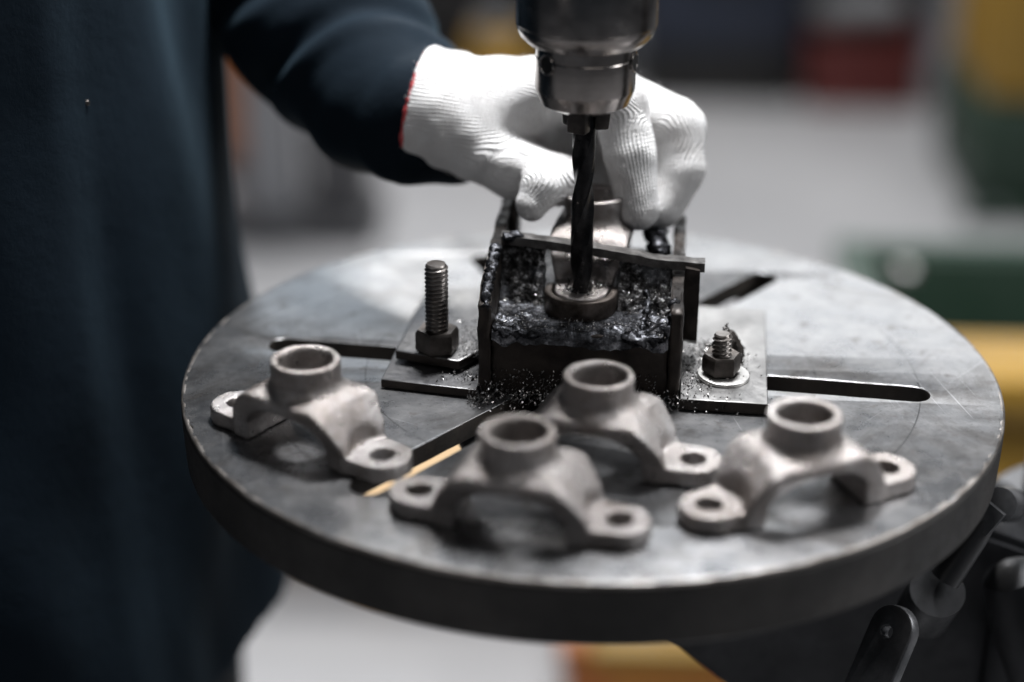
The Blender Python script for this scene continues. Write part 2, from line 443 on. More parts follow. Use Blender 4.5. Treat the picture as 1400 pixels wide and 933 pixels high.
def paint(name, c, rough=0.4, wear=(0.12, 0.1, 0.09)):
    t = NT(name); n1 = t.noise(3, 6, 0.6); n2 = t.noise(20, 8, 0.7)
    col = t.mix(t.ramp(n1, [(0.3, 0.0), (0.7, 0.5)]), c, tuple(x * 0.7 for x in c))
    col = t.mix(t.ramp(n2, [(0.62, 0.0), (0.72, 0.8)]), col, wear)
    t.set(base=col, rough=t.ramp(n2, [(0.3, rough), (0.7, rough + 0.25)]), metal=0.0); t.bump(n2, 0.1, 0.001)
    return t.m
M['yellow'] = paint('yellow_paint', (0.29, 0.165, 0.018)); M['orange'] = paint('orange_paint', (0.36, 0.11, 0.02))
M['green'] = paint('dark_green_paint', (0.010, 0.028, 0.016)); M['green_rim'] = paint('green_rim_paint', (0.035, 0.065, 0.048))  # the bin rim is painted a lighter green
M['navy'] = paint('navy_paint', (0.007, 0.013, 0.030)); M['black'] = paint('black_paint', (0.006, 0.006, 0.0065), 0.5, (0.02, 0.02, 0.02))
M['red'] = paint('red_plastic', (0.11, 0.014, 0.012)); M['grey'] = paint('grey_paint', (0.22, 0.225, 0.24))
M['ltgrey'] = paint('light_grey_paint', (0.5, 0.52, 0.56)); M['darkgrey'] = paint('dark_grey_paint', (0.05, 0.05, 0.055))
t = NT('pale_wood')
mp = t.n('ShaderNodeMapping'); mp.inputs['Scale'].default_value = (3, 40, 40); t.l(t.tc.outputs['Object'], mp.inputs[0])
n1 = t.noise(1.0, 6, 0.6, mp.outputs[0])
t.set(base=t.ramp(n1, [(0.3, (0.55, 0.36, 0.18)), (0.7, (0.72, 0.52, 0.30))]), rough=0.6, metal=0.0)
M['wood'] = t.m
M['packing'] = simple('pale_packing_board', (0.26, 0.235, 0.21), (0.36, 0.335, 0.31), 0.5, 0.7, 0.0, 40, 0.2)
M['brownboard'] = simple('brown_board_edge', (0.10, 0.07, 0.05), (0.16, 0.12, 0.09), 0.6, 0.8, 0.0, 90, 0.3)

# ------------------------------------------------------------------ setting: floor, far equipment
bm = bmesh.new()
bmesh.ops.create_grid(bm, x_segments=2, y_segments=2, size=14)
fo = obj('floor', bm_mesh('floor', bm), M['floor'], loc=(0, 5, FLOOR)); fo['kind'] = 'structure'
def far_box(name, label, cat, x0, x1, y0, y1, z0, z1, mat, bev=0.01, group=None):
    th = thing(name, label, cat, ((x0 + x1) / 2, (y0 + y1) / 2, z0), 0, group)
    hx, hy = (x1 - x0) / 2, (y1 - y0) / 2
    return th, hx, hy
F = FLOOR
# navy cabinet on a black plinth
def cabinet(x0, x1, y0, y1, body, label):
    th, hx, hy = far_box('tool_cabinet', label, 'cabinet', x0, x1, y0, y1, F, 0, None)
    box('plinth', -hx + .01, hx - .01, -hy + .01, hy, 0, .135, M['black'], th, .006)
    box('cabinet_body', -hx, hx, -hy, hy, .137, .95, body, th, .01)
    for k in range(3):
        dr = box('drawer', -hx + .02, hx - .02, -hy - .018, -hy - .001, .16 + k * .26, .39 + k * .26, body, th, .006)
        box('handle', -hx + .1, hx - .1, -hy - .04, -hy - .020, .33 + k * .26, .35 + k * .26, M['darkgrey'], dr, .004)
    return th
cabinet(0.10, 0.50, 3.62, 4.1, M['navy'], 'navy blue tool cabinet on black plinth, far behind the gloved hand, beside red crate')
cabinet(-0.52, 0.07, 3.75, 4.2, M['black'], 'black tool cabinet in the dark background left of the drill chuck')
cabinet(0.52, 0.90, 4.12, 4.55, M['black'], 'low black cabinet behind the red crate at far right')
# red plastic crate with a metal drum lying on it
th, hx, hy = far_box('plastic_crate', 'dark red plastic crate on the floor at the far right', 'crate', .525, .80, 3.60, 3.95, F, 0, None)
for n_, a in (('end_panel', (-hx, hx, -hy, -hy + .012)), ('end_panel', (-hx, hx, hy - .012, hy)), ('side_panel', (-hx, -hx + .012, -hy + .013, hy - .013)), ('side_panel', (hx - .012, hx, -hy + .013, hy - .013))):
    box(n_, *a, 0.0, .17, M['red'], th, .003)
box('rim', -hx - .012, hx + .012, -hy - .012, -hy - .001, .145, .172, M['red'], th, .004)
box('crate_floor', -hx + .013, hx - .013, -hy + .013, hy - .013, .004, .014, M['red'], th, .002)
dm = tag(obj('metal_roller', lathe('metal_roller', [(0, -.12), (.035, -.12), (.035, -.10), (.05, -.098), (.05, .098), (.035, .10), (.035, .12), (0, .12)], 32), M['grey'], None, (.64, 3.72, F + .222), (0, math.pi / 2, .2)), 'grey metal roller lying across the red crate', 'roller')
# pale blue-grey post
th = thing('machine_post', 'pale blue-grey machine post standing behind the yellow machine at far right', 'post', (.93, 4.0, F))
box('post', -.055, .055, -.05, .05, .02, 1.3, M['ltgrey'], th, .01); box('foot_plate', -.11, .11, -.1, .1, 0, .02, M['ltgrey'], th, .004)
# yellow and dark green machine
th = thing('pedestal_machine', 'tall machine with yellow body on a dark green base at right edge', 'machine', (1.08, 2.98, F))
box('base', -.30, .32, -.14, .3, 0, .24, M['green'], th, .02); box('body', -.285, .30, -.12, .28, .243, 1.2, M['yellow'], th, .02)
dp = box('access_door', -.17, .2, -.132, -.121, .32, .9, M['yellow'], th, .004); box('handle', .12, .15, -.15, -.133, .55, .68, M['black'], dp, .004)
for sx in (-.25, .26):
    obj('anchor_bolt', lathe('anchor_bolt', [(0, 0), (.014, 0), (.014, .02), (.008, .021), (.008, .035), (0, .035)], 6), M['grey'], th, (sx, -.17, 0))
box('foot_flange', -.32, .34, -.20, -.141, 0, .018, M['green'], th, .004)
# green parts bin on the right with a pale rim
th = thing('steel_bin', 'dark green steel parts bin behind the right side of the table', 'bin', (.50, 1.02, F - .055))
for n_, a in (('front_panel', (-.20, .5, -.17, -.158)), ('back_panel', (-.20, .5, .158, .17)), ('side_panel', (-.20, -.188, -.157, .157)), ('side_panel', (.488, .5, -.157, .157))):
    box(n_, *a, 0.10, .605, M['green'], th, .003)
box('bin_floor', -.187, .487, -.157, .157, .30, .31, M['green'], th, .002)
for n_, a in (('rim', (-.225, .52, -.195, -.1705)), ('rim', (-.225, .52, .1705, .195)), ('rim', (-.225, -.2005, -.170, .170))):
    box(n_, *a, .588, .612, M['green_rim'], th, .005)
for sx in (-.17, .46):
    for sy in (-.14, .14): box('leg', sx - .02, sx + .02, sy - .02, sy + .02, .055, .10, M['green'], th, .003)
kb = tag(obj('steel_ball_knob', lathe('steel_ball_knob', [(0, -.006), (.004, -.006), (.004, 0)] + [(.0105 * math.sin(a), .0105 - .0105 * math.cos(a)) for a in np.linspace(.4, math.pi, 14)], 24), M['washer'], None, tuple(P_z(1236, 385, F + .563))), 'small shiny round steel knob on the green bin rim', 'knob')
# yellow frame
th = thing('yellow_frame', 'yellow painted steel frame beside the right edge of the round table', 'frame', (.50, .72, F))
box('top_rail', -.20, .40, -.05, .05, .595, .635, M['yellow'], th, .005)
box('front_panel', -.19, .39, -.040, -.030, .20, .593, M['yellow'], th, .004)
for sx in (-.17, .37):
    for sy in (-.015, .035): box('leg', sx - .014, sx + .014, sy - .012, sy + .012, 0, .593, M['yellow'], th, .003)
# grey machine legs at left
th = thing('grey_pillar', 'light grey pillar on a dark base seen between jacket and sleeve', 'pillar', (-.64, 2.66, F))
box('base', -.12, .21, -.09, .14, 0, .05, M['darkgrey'], th, .008); box('pillar', -.055, .055, -.05, .05, .051, 1.0, M['grey'], th, .012)
box('motor_box', .075, .19, -.05, .09, .051, .26, M['darkgrey'], th, .012)
th = thing('orange_tank', 'orange tank peeking out beside the dark jacket under the sleeve', 'tank', (-.78, 3.05, F))
obj('tank_body', lathe('tank_body', [(0, .05), (.09, .05), (.11, .07), (.11, .5), (.08, .54), (0, .55)], 40), M['orange'], th)
for a in range(3): obj('leg', tube('leg', [(.08 * math.cos(a * 2.1), .08 * math.sin(a * 2.1), 0), (.07 * math.cos(a * 2.1), .07 * math.sin(a * 2.1), .07)], .012, 10), M['darkgrey'], th)
# yellow jack in the dark left of the chuck
th = thing('floor_jack', 'yellow floor jack with round grey wheel in the dark background above the glove', 'jack', (-.24, 3.52, F))
box('body', -.07, .08, -.06, .10, .06, .20, M['yellow'], th, .02); box('chassis', -.11, .11, -.07, .15, .03, .058, M['black'], th, .008)
for sx in (-.10, .10):
    obj('wheel', lathe('wheel', [(0, -.014), (.028, -.014), (.03, -.010), (.03, .010), (.028, .014), (0, .014)], 32), M['darkgrey'], th, (sx, -.02, .03), (0, math.pi / 2, 0))
obj('lift_pad', lathe('lift_pad', [(0, .203), (.03, .203), (.045, .225), (.045, .24), (0, .24)], 32), M['grey'], th, (-.005, -.01, 0))
# orange and yellow box under the table
th = thing('toolbox', 'orange and yellow toolbox on the floor below the front of the table', 'toolbox', (.115, 1.02, F))
box('box_body', -.135, .09, -.12, .12, .012, .17, M['orange'], th, .01); lid_ = box('lid', -.108, .093, -.123, .123, .173, .20, M['yellow'], th, .008); box('end_cap', -.140, -.110, -.124, .124, .172, .203, M['orange'], lid_, .006)
box('front_panel', -.085, .08, -.128, -.121, .03, .15, M['yellow'], th, .003); obj('handle', tube('handle', [(-.06, 0, .201), (-.06, 0, .235), (-.045, 0, .245), (.025, 0, .245), (.04, 0, .235), (.04, 0, .201)], .006, 12), M['black'], th)
for sx in (-.11, .065): box('foot', sx - .015, sx + .015, -.1, .1, 0, .011, M['black'], th, .002)
# pale planks on the floor behind the table, seen through the slot
th = thing('wooden_pallet', 'pale wooden pallet on the floor glimpsed through the diagonal table slot', 'pallet', (-.27, 1.62, F))
for k in range(5): box('plank', -.30, .30, -.32 + k * .13, -.205 + k * .13, .085, .105, M['wood'], th, .003)
for k in (-.27, 0, .27): box('bearer', k - .03, k + .03, -.31, .31, 0, .083, M['wood'], th, .003)

# ------------------------------------------------------------------ drill press table
R = 0.175; SW = 0.0072; SR = 0.1375
def slot_poly(ang, r0, r1, hw):
    pts = []
    for k in range(13):
        a = -math.pi / 2 + math.pi * k / 12; pts.append((r1 + hw * math.cos(a), hw * math.sin(a)))
    for k in range(13):
        a = math.pi / 2 + math.pi * k / 12; pts.append((r0 + hw * math.cos(a), hw * math.sin(a)))
    out = []
    for i in range(len(pts)):   # subdivide the long edges a little and make them uneven
        p, q = pts[i], pts[(i + 1) % len(pts)]
        n = 14 if math.dist(p, q) > .02 else 1
        for k in range(n):
            x = p[0] + (q[0] - p[0]) * k / n; y = p[1] + (q[1] - p[1]) * k / n
            y += random.uniform(-1, 1) * .00016; out.append((x, y))
    c, s = math.cos(ang), math.sin(ang)
    return [(x * c - y * s, x * s + y * c) for x, y in out]
table = thing('drill_press_table', 'round grey iron drill press table with six radial slots', 'machine table', (0, 0, 0))
outer = []
for i in range(360):
    a = 2 * math.pi * i / 360
    dent = mnoise.fractal(Vector((math.cos(a) * 9, math.sin(a) * 9, 3.1)), .9, 2, 4)
    chip_ = max(0, mnoise.noise(Vector((math.cos(a) * 22, math.sin(a) * 22, 8.0))) - .42) * .007
    rr = R - .0006 + dent * .0004 - chip_
    outer.append((rr * math.cos(a), rr * math.sin(a)))
slots = [slot_poly(math.radians(-7.2 + 60 * k), .034, SR, SW) for k in range(6)]
tp = plate('table_top', outer, slots, -.0088, 0, .0005, 2)
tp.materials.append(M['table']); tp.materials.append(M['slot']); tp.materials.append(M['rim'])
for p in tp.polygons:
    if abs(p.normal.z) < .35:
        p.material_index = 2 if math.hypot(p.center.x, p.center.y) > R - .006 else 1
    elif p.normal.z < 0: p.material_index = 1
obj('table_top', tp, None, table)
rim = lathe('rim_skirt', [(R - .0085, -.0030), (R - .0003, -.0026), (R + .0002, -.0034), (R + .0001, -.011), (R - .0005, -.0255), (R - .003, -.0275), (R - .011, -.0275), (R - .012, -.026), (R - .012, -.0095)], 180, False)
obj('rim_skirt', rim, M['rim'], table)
ring_p, ring_r = [], []
for k in range(420):
    a = 2 * math.pi * k / 420; nn = mnoise.fractal(Vector((math.cos(a) * 26, math.sin(a) * 26, 1.7)), .8, 2, 4)
    ring_p.append(((R - .0012 - .0003 * nn) * math.cos(a), (R - .0012 - .0003 * nn) * math.sin(a), -.00115 - .0003 * abs(nn))); ring_r.append(.00125 + .00025 * nn)
obj('worn_edge', tube('worn_edge', ring_p, ring_r, 10, True), M['worn'], table)
for k in range(6):
    a = math.radians(-7.2 + 30 + 60 * k)
    Mx = Matrix.Rotation(a, 4, 'Z')
    box('rib', .05, R - .0122, -.004, .004, -.024, -.0089, M['bracket'], table, .001, Mx)
obj('hub', lathe('hub', [(0, -.0895), (.045, -.0895), (.048, -.086), (.050, -.05), (.062, -.022), (.062, -.009), (.0, -.009)][0:7], 48, False), M['bracket'], table)
# arm from the hub to the column collar
CX, CY = .252, .06
bm = bmesh.new()
sec = [(.015, -.036, .036, -.012, -.105), (.06, -.036, .036, -.020, -.150), (.13, -.036, .036, -.030, -.205), (.175, -.036, .036, -.078, -.225), (.24, -.042, .042, -.105, -.26)]
ang = math.atan2(CY, CX); rings = []
for (u_, y0, y1, z1, z0) in sec:
    rings.append([bm.verts.new(Matrix.Rotation(ang, 4, 'Z') @ Vector(q)) for q in ((u_, y0, z0), (u_, y1, z0), (u_, y1, z1), (u_, y0, z1))])
for A, B in zip(rings, rings[1:]):
    for k in range(4): bm.faces.new((A[k], A[(k + 1) % 4], B[(k + 1) % 4], B[k]))
bm.faces.new(rings[0]); bm.faces.new(rings[-1][::-1])
bmesh.ops.bevel(bm, geom=[e for e in bm.edges], offset=.004, segments=2, affect='EDGES')
obj('support_arm', bm_mesh('support_arm', bm, True, 40), M['bracket'], table)
obj('column_collar', lathe('column_collar', [(.0425, -.19), (.058, -.19), (.062, -.186), (.062, -.108), (.059, -.100), (.0425, -.098)], 64, False), M['bracket_worn'], table, (CX, CY, 0))
bm = bmesh.new()
for s_ in (-1, 1): box_bm(bm, -.085, -.045, s_ * .010 - .007, s_ * .010 + .007, -.185, -.115, .003)
obj('clamp_ear', bm_mesh('clamp_ear', bm, True), M['bracket'], table, (CX, CY, 0), (0, 0, .9))
# lock lever
lv = obj('lock_lever', tube('lock_lever', [P_y(1352, 706, -.035), P_y(1330, 735, -.037), P_y(1292, 792, -.040)], [.0045, .0062, .0066], 16), M['grip'], table)
a_, b_ = P_y(1338, 722, -.036), P_y(1362, 694, -.034)
obj('square_head', tube('square_head', [a_, b_], .0068, 4), M['bracket_worn'], lv)
obj('pivot_boss', tube('pivot_boss', [P_y(1282, 808, -.038), P_y(1262, 838, -.02)], .012, 24), M['bracket'], table)
obj('clamp_bolt', tube('clamp_bolt', [P_y(1380, 690, -.0), P_y(1366, 690, -.025)], [.008, .0075], 20), M['bracket_worn'], table)
# flat bar handle with a hole in its rounded end
e0 = P_y(1222, 862, -.07); e1 = P_y(1168, 990, -.085)
d_ = Vector(e1 - e0); L_ = d_.length
barp = []
for k in range(13):
    a = math.pi / 2 + math.pi * k / 12; barp.append((.0104 * math.cos(a), .0104 * math.sin(a)))
barp += [(L_, -.0104), (L_, .0104)]
bme = plate('crank_bar', barp, [circle2(0.0015, -.001, .0026, 20)], -.003, .003, .0008)
xa = d_.normalized(); ya = Vector((.75, -.60, .28)); ya = (ya - xa * ya.dot(xa)).normalized(); za = xa.cross(ya)
bme.transform(Matrix(((xa.x, ya.x, za.x, e0[0]), (xa.y, ya.y, za.y, e0[1]), (xa.z, ya.z, za.z, e0[2]), (0, 0, 0, 1))))
obj('crank_bar', bme, M['bracket_worn'], table)
obj('rounded_boss', tube('rounded_boss', [P_y(1380, 770, -.012), P_y(1384, 785, -.012), P_y(1412, 850, -.014), P_y(1450, 940, -.018)], [.004, .0135, .019, .021], 32), M['bracket'], table)
# column
colm = thing('press_column', 'dark round steel drill press column at the lower right edge', 'column', (CX, CY, F))
obj('column_tube', lathe('column_tube', [(0, .03), (.042, .03), (.042, 1.9), (0, 1.9)], 64, False), M['bracket'], colm)
obj('base_flange', lathe('base_flange', [(0, 0), (.16, 0), (.16, .02), (.07, .05), (.055, .12), (.0425, .12)], 64, False), M['bracket'], colm)

# ------------------------------------------------------------------ chuck and drill
DX, DY = -.0046, 0.0
chuck = thing('drill_chuck', 'steel drill chuck gripping the black drill bit above the jig', 'chuck', (DX, DY, 0))
obj('sleeve', lathe('sleeve', [(.0203, .1452), (.0235, .1450), (.0268, .1482), (.0279, .1510), (.0279, .1522), (.0284, .1528), (.0284, .192), (.0272, .1945), (.012, .1945)], 96, False), M['chuck'], chuck)
bd = obj('body', lathe('body', [(.0062, .1215), (.0125, .1185), (.0150, .1182), (.0182, .1200), (.0200, .1248), (.0204, .1262), (.0204, .1390), (.0201, .1394), (.0204, .1398), (.0204, .1465)], 96, False), M['chuck'], chuck)
for k in range(3):
    a = math.radians(222 + 120 * k)
    hm = tube('key_hole', [(.0192 * math.cos(a), .0192 * math.sin(a), .1385), (.0207 * math.cos(a), .0207 * math.sin(a), .1385)], .0036, 24)
    obj('key_hole', hm, M['hole'], bd)
    rg_ = tube('key_hole_edge', [(.0205 * math.cos(a) - math.sin(a) * .0039 * math.cos(b), .0205 * math.sin(a) + math.cos(a) * .0039 * math.cos(b), .1385 + .0039 * math.sin(b)) for b in np.linspace(0, 2 * math.pi, 24, endpoint=False)], .0004, 6, True)
    obj('key_hole_edge', rg_, M['chuck'], bd)
for k in range(3):
    a = math.radians(250 + 120 * k)
    bm = bmesh.new(); Mx = Matrix.Rotation(a, 4, 'Z')
    box_bm(bm, .0036, .0112, -.0042, .0042, .1085, .124, .0012)
    for v in bm.verts:
        if v.co.z < .113: v.co.x = .0036 + (v.co.x - .0036) * .80
        v.co = Mx @ v.co
    obj('jaw', bm_mesh('jaw', bm, True), M['jaw'], chuck)
obj('spindle', lathe('spindle', [(0, .194), (.017, .194), (.017, .26), (.03, .262), (.03, .45), (0, .45)], 48, False), M['chuck'], chuck)
# twist drill
N = 40; r_ = .00475; NZ = 90; z0, z1 = .034, .118
ring2 = []
for i in range(N):
    a = 2 * math.pi * i / N; c2 = math.cos(2 * a)
    f_ = r_ if c2 > -.15 else r_ * (1 - .30 * ((-.15 - c2) / .85) ** .7)
    if .05 < c2 < .75 and math.sin(2 * a) > 0: f_ = r_ * .965
    ring2.append((f_ * math.cos(a), f_ * math.sin(a)))
V, Fc = [], []
for k in range(NZ + 1):
    z = z0 + (z1 - z0) * k / NZ
    tip = min(1, .12 + (z - z0) / .0032)
    tw = (z - z0) / .044 * math.pi + 1.1
    for x, y in ring2: V.append((tip * (x * math.cos(tw) - y * math.sin(tw)), tip * (x * math.sin(tw) + y * math.cos(tw)), z))
for k in range(NZ):
    for i in range(N): Fc.append((k * N + i, k * N + (i + 1) % N, (k + 1) * N + (i + 1) % N, (k + 1) * N + i))
Fc.append(list(range(N))[::-1]); Fc.append([NZ * N + i for i in range(N)])
dme = mesh_np('drill_bit', V, Fc); dme.set_sharp_from_angle(angle=math.radians(35))
dme.transform(Matrix.Translation((0, 0, -.118)))
tag(obj('drill_bit', dme, M['drill'], None, (DX, DY, .118)), 'black twist drill bit cutting into the clamped casting', 'drill bit')

# ------------------------------------------------------------------ castings
def casting_parts():
    h = .65
    X, Y, Z = grid((-54, -25, -3), (54, 25, 41), h)
    aX = np.abs(X)
    # lug plates
    tt = np.clip((aX - 20) / 18, 0, 1)
    lug = np.hypot(aX - 20 - 18 * tt, Y) - (12.6 + (11.5 - 12.6) * tt)
    lug = np.maximum(lug, 21 - aX)
    lug = smax(lug, np.maximum(-Z, Z - 6.9), 1.2)
    # arch strap: sloping outside of the legs, rounded opening below
    outer_x = np.interp(Z, [-5, 0, 8, 12, 16, 20, 23, 27], [30.0, 30.0, 29.4, 28.0, 25.4, 22.4, 19.8, 15.5])
    hy = np.interp(Z, [-5, 0, 7, 14, 20, 27], [12.4, 12.4, 12.9, 15.0, 17.4, 18.4])
    body = smax((aX - outer_x) * .80, np.abs(Y) - hy, 1.8)
    top = 26.2 - 2.4 * (np.abs(Y) / 17.0) ** 2.2
    body = smax(body, (Z - top) * .95, 3.5); body = np.maximum(body, -Z)
    inner = ((np.abs(X / 22.0) ** 2.25 + np.abs(Z / 18.2) ** 2.25) ** (1 / 2.25) - 1) * 18.0
    body = smax(body, -inner, 1.6)
    boss = smax(np.hypot(X, Y) - 13.8, np.abs(Z - 28.0) - 9.0, 1.0)
    boss = np.maximum(boss, 19.5 - Z)
    f = smin(body, boss, 3.6)
    # spot faces over the lugs
    sf = smax(np.hypot(aX - 38.3, Y) - 12.6, 6.6 - Z, .7)
    f = smax(f, -sf, 1.8)
    f = smin(f, lug, 1.6)
    bore = np.hypot(X, Y) - np.interp(Z, [0, 24, 26, 35.5, 37.5], [9.4, 9.4, 10.2, 10.3, 11.2])
    f = smax(f, -bore, .8)
    hole = np.hypot(aX - 38, Y) - 4.9
    f = smax(f, -hole, .7)
    f = f + .22 * vnoise(X / 5.5, Y / 5.5, Z / 5.5) + .12 * vnoise(X / 2.1 + 9, Y / 2.1, Z / 2.1)
    V, Q = surface_nets(f, (-54, -25, -3), h)
    V = relax(V, Q, 1, .4) / 1000.0
    V[:, 2] = np.maximum(V[:, 2], 0)
    whole = mesh_fast('casting', V, Q)
    nor = np.zeros(len(V) * 3, np.float32); whole.vertex_normals.foreach_get('vector', nor); nor = nor.reshape(-1, 3)
    C = V[Q].mean(1)
    ax = np.abs(C[:, 0]); rr = np.hypot(C[:, 0], C[:, 1])
    boss_m = (rr < .0150) & (C[:, 2] > .0285)
    lug_m = (ax > .0275) & (C[:, 2] < .0075) & ~boss_m
    res = {}
    for nm, mk in (('collar', boss_m), ('lug_right', lug_m & (C[:, 0] > 0)), ('lug_left', lug_m & (C[:, 0] < 0)), ('arch_body', ~boss_m & ~lug_m)):
        q = Q[mk]; u_, inv = np.unique(q, return_inverse=True)
        me = mesh_fast(nm, V[u_], inv.reshape(-1, 4))
        me.materials.append(M['cast'])
        if len(me.vertices) == len(u_): me.normals_split_custom_set_from_vertices([tuple(map(float, n)) for n in nor[u_]])
        res[nm] = me
    bpy.data.meshes.remove(whole)
    return res
CP = casting_parts()
def casting(label, loc, rz, tilt=(0, 0), group='rough steel castings lying on the table'):
    th = thing('steel_casting', label, 'casting', loc, rz, group)
    th.rotation_euler = (tilt[0], tilt[1], rz)
    for nm, me in (('arch_body', CP['arch_body']), ('collar', CP['collar']), ('lug', CP['lug_right']), ('lug', CP['lug_left'])): obj(nm, me, None, th)
    return th
ZT = .0003
casting('steel saddle casting at the left, resting beside the long left slot', (-.1108, -.0764, ZT), math.radians(-32.8))
casting('steel saddle casting nearest the camera, at the table front', (-.0250, -.1331, ZT), math.radians(-13))
casting('steel saddle casting directly in front of the black jig', (.0035, -.0842, ZT), math.radians(-14.5))
casting('steel saddle casting at the right, one lug towards table front', (.0790, -.1128, ZT), math.radians(25.4))
JZ = .0306
casting('steel saddle casting clamped in the jig under the drill', (DX + .038 * math.cos(math.radians(82)), .038 * math.sin(math.radians(82)), JZ), math.radians(82), group=None)

# ------------------------------------------------------------------ jig
JR = math.radians(-2.8)
jig = thing('drilling_jig', 'oily black welded steel drilling jig bolted to the table', 'jig', (-.0070, -.0291, 0), JR)
Jinv = jig.matrix_basis.inverted()
def JL(w): return tuple((Jinv @ Vector(w)))
hw = .0395
# base plates (flat feet)
lb = [JL(tuple(P_z(*q, .0042))) for q in ((521, 519), (650, 534), (668, 392), (583, 394))]
lb = [(p[0], p[1]) for p in lb]
lb[1] = (-hw - .0003, lb[1][1]); lb[2] = (-hw - .0003, lb[2][1])
def foot(name, me, mat):
    me.materials.append(mat); me.materials.append(M['oily'])
    for p in me.polygons:
        if abs(p.normal.z) < .3: p.material_index = 1
    return obj(name, me, None, jig)
foot('left_foot', plate('left_foot', lb, [], .0004, .0044, .0006), M['jigplate'])
BL = P_z(598, 479, .0105); BRr = P_z(985, 513, .0062)
cl = [JL(tuple(P_z(*q, .0105))) for q in ((541, 479), (627, 494), (650, 476), (655, 402), (585, 398))]
cl = [(p[0], p[1]) for p in cl]
for k in (2, 3): cl[k] = (-hw - .001, cl[k][1])
foot('clamp_plate', plate('clamp_plate', cl, [circle2(*JL(tuple(BL))[:2], .0054, 24)], .0062, .0105, .0007), M['jigplate'])
box('spacer', cl[0][0] + .006, -hw - .004, cl[1][1] + .012, cl[3][1] - .006, .00445, .00615, M['oily'], jig, .0003)
rb = [JL(tuple(P_z(*q, .0055))) for q in ((916, 545), (1050, 553), (1046, 424), (948, 417))]
rb = [(p[0], p[1]) for p in rb]; rb[0] = (hw + .0053, rb[0][1]); rb[3] = (hw + .0053, rb[3][1])
bl = JL(tuple(BRr)); slot = [(bl[0] + .0062 * math.cos(a), bl[1] + .0062 * math.sin(a) + (.030 if math.sin(a) > 0 else 0)) for a in np.linspace(-math.pi / 2, 1.5 * math.pi, 32, endpoint=False)]
foot('right_foot', plate('right_foot', rb, [slot], .0004, .0056, .0007), M['rightplate'])
# walls
def wall(name, x0, x1, prof, mat, amp=.0007):
    bm = bmesh.new()
    A = [bm.verts.new((x0, y, z)) for y, z in prof]; B = [bm.verts.new((x1, y, z)) for y, z in prof]
    bm.faces.new(A[::-1]); bm.faces.new(B)
    for k in range(len(prof)): bm.faces.new((A[k], A[(k + 1) % len(prof)], B[(k + 1) % len(prof)], B[k]))
    bmesh.ops.bevel(bm, geom=list(bm.edges), offset=.0006, segments=1, affect='EDGES')
    bmesh.ops.triangulate(bm, faces=bm.faces)
    roughen(bm, amp, .0035, 150)
    return obj(name, bm_mesh(name, bm, True, 50), mat, jig)
wall('left_wall', -hw, -hw + .0052, [(-.0035, .0003), (.101, .0003), (.101, .0535), (.060, .0515), (.036, .0505), (.016, .0475), (-.0035, .0415)], M['oily'])
wall('right_wall', hw, hw + .0050, [(-.0035, .0003), (.101, .0003), (.101, .0465), (.050, .0455), (.02, .0440), (-.0035, .0415)], M['oily'])
wall('rear_plate', -hw + .0055, hw - .0005, [(.094, .0003), (.0995, .0003), (.0995, .030), (.094, .030)], M['oily'])
fp = box('front_plate', -hw + .0054, hw - .0003, -.0012, .0042, .0006, .0292, M['oily'], jig, .0006, None, .0006)
# top shelf, thick with welding
def lumpy(name, x0, x1, y0, y1, zf, n, mat, under=.004):
    nx, ny = n
    V, Fc = [], []
    for j in range(ny + 1):
        for i in range(nx + 1):
            x = x0 + (x1 - x0) * i / nx; y = y0 + (y1 - y0) * j / ny
            V.append((x, y, zf(x, y)))
    for j in range(ny):
        for i in range(nx):
            a = j * (nx + 1) + i; Fc.append((a, a + 1, a + nx + 2, a + nx + 1))
    b0 = len(V)
    edge = [i for i in range(nx + 1)] + [j * (nx + 1) + nx for j in range(1, ny + 1)] + [ny * (nx + 1) + i for i in range(nx - 1, -1, -1)] + [j * (nx + 1) for j in range(ny - 1, 0, -1)]
    for e in edge: V.append((V[e][0], V[e][1], V[e][2] - under))
    ne = len(edge)
    for k in range(ne): Fc.append((edge[k], b0 + k, b0 + (k + 1) % ne, edge[(k + 1) % ne]))
    Fc.append([b0 + k for k in range(ne)])
    return obj(name, mesh_np(name, V, Fc), mat, jig)
def shelf_z(x, y):
    p = Vector((x * 120, y * 120, 2.3)); q = Vector((x * 330, y * 330, 5.0))
    n = mnoise.fractal(p, 1.2, 2, 3); n2 = mnoise.noise(q)
    front = max(0, 1 - abs(y - .002) / .020)
    side = max(0, 1 - min(abs(x + hw - .005), abs(x - hw)) / .018)
    clear = min(1, max(0, (abs(x - .003) - .015) / .008)) if y > .010 else 1
    amp = (.0008 + .0016 * front + .0026 * side) * clear
    e = max(0, 1 - (y + .003) / .0035)
    return .0288 + (n + .35) * amp + n2 * .0005 * clear - .0022 * e * e
lumpy('welded_shelf', -hw + .0056, hw - .0005, -.0030, .0935, shelf_z, (130, 150), M['weld'], .003)
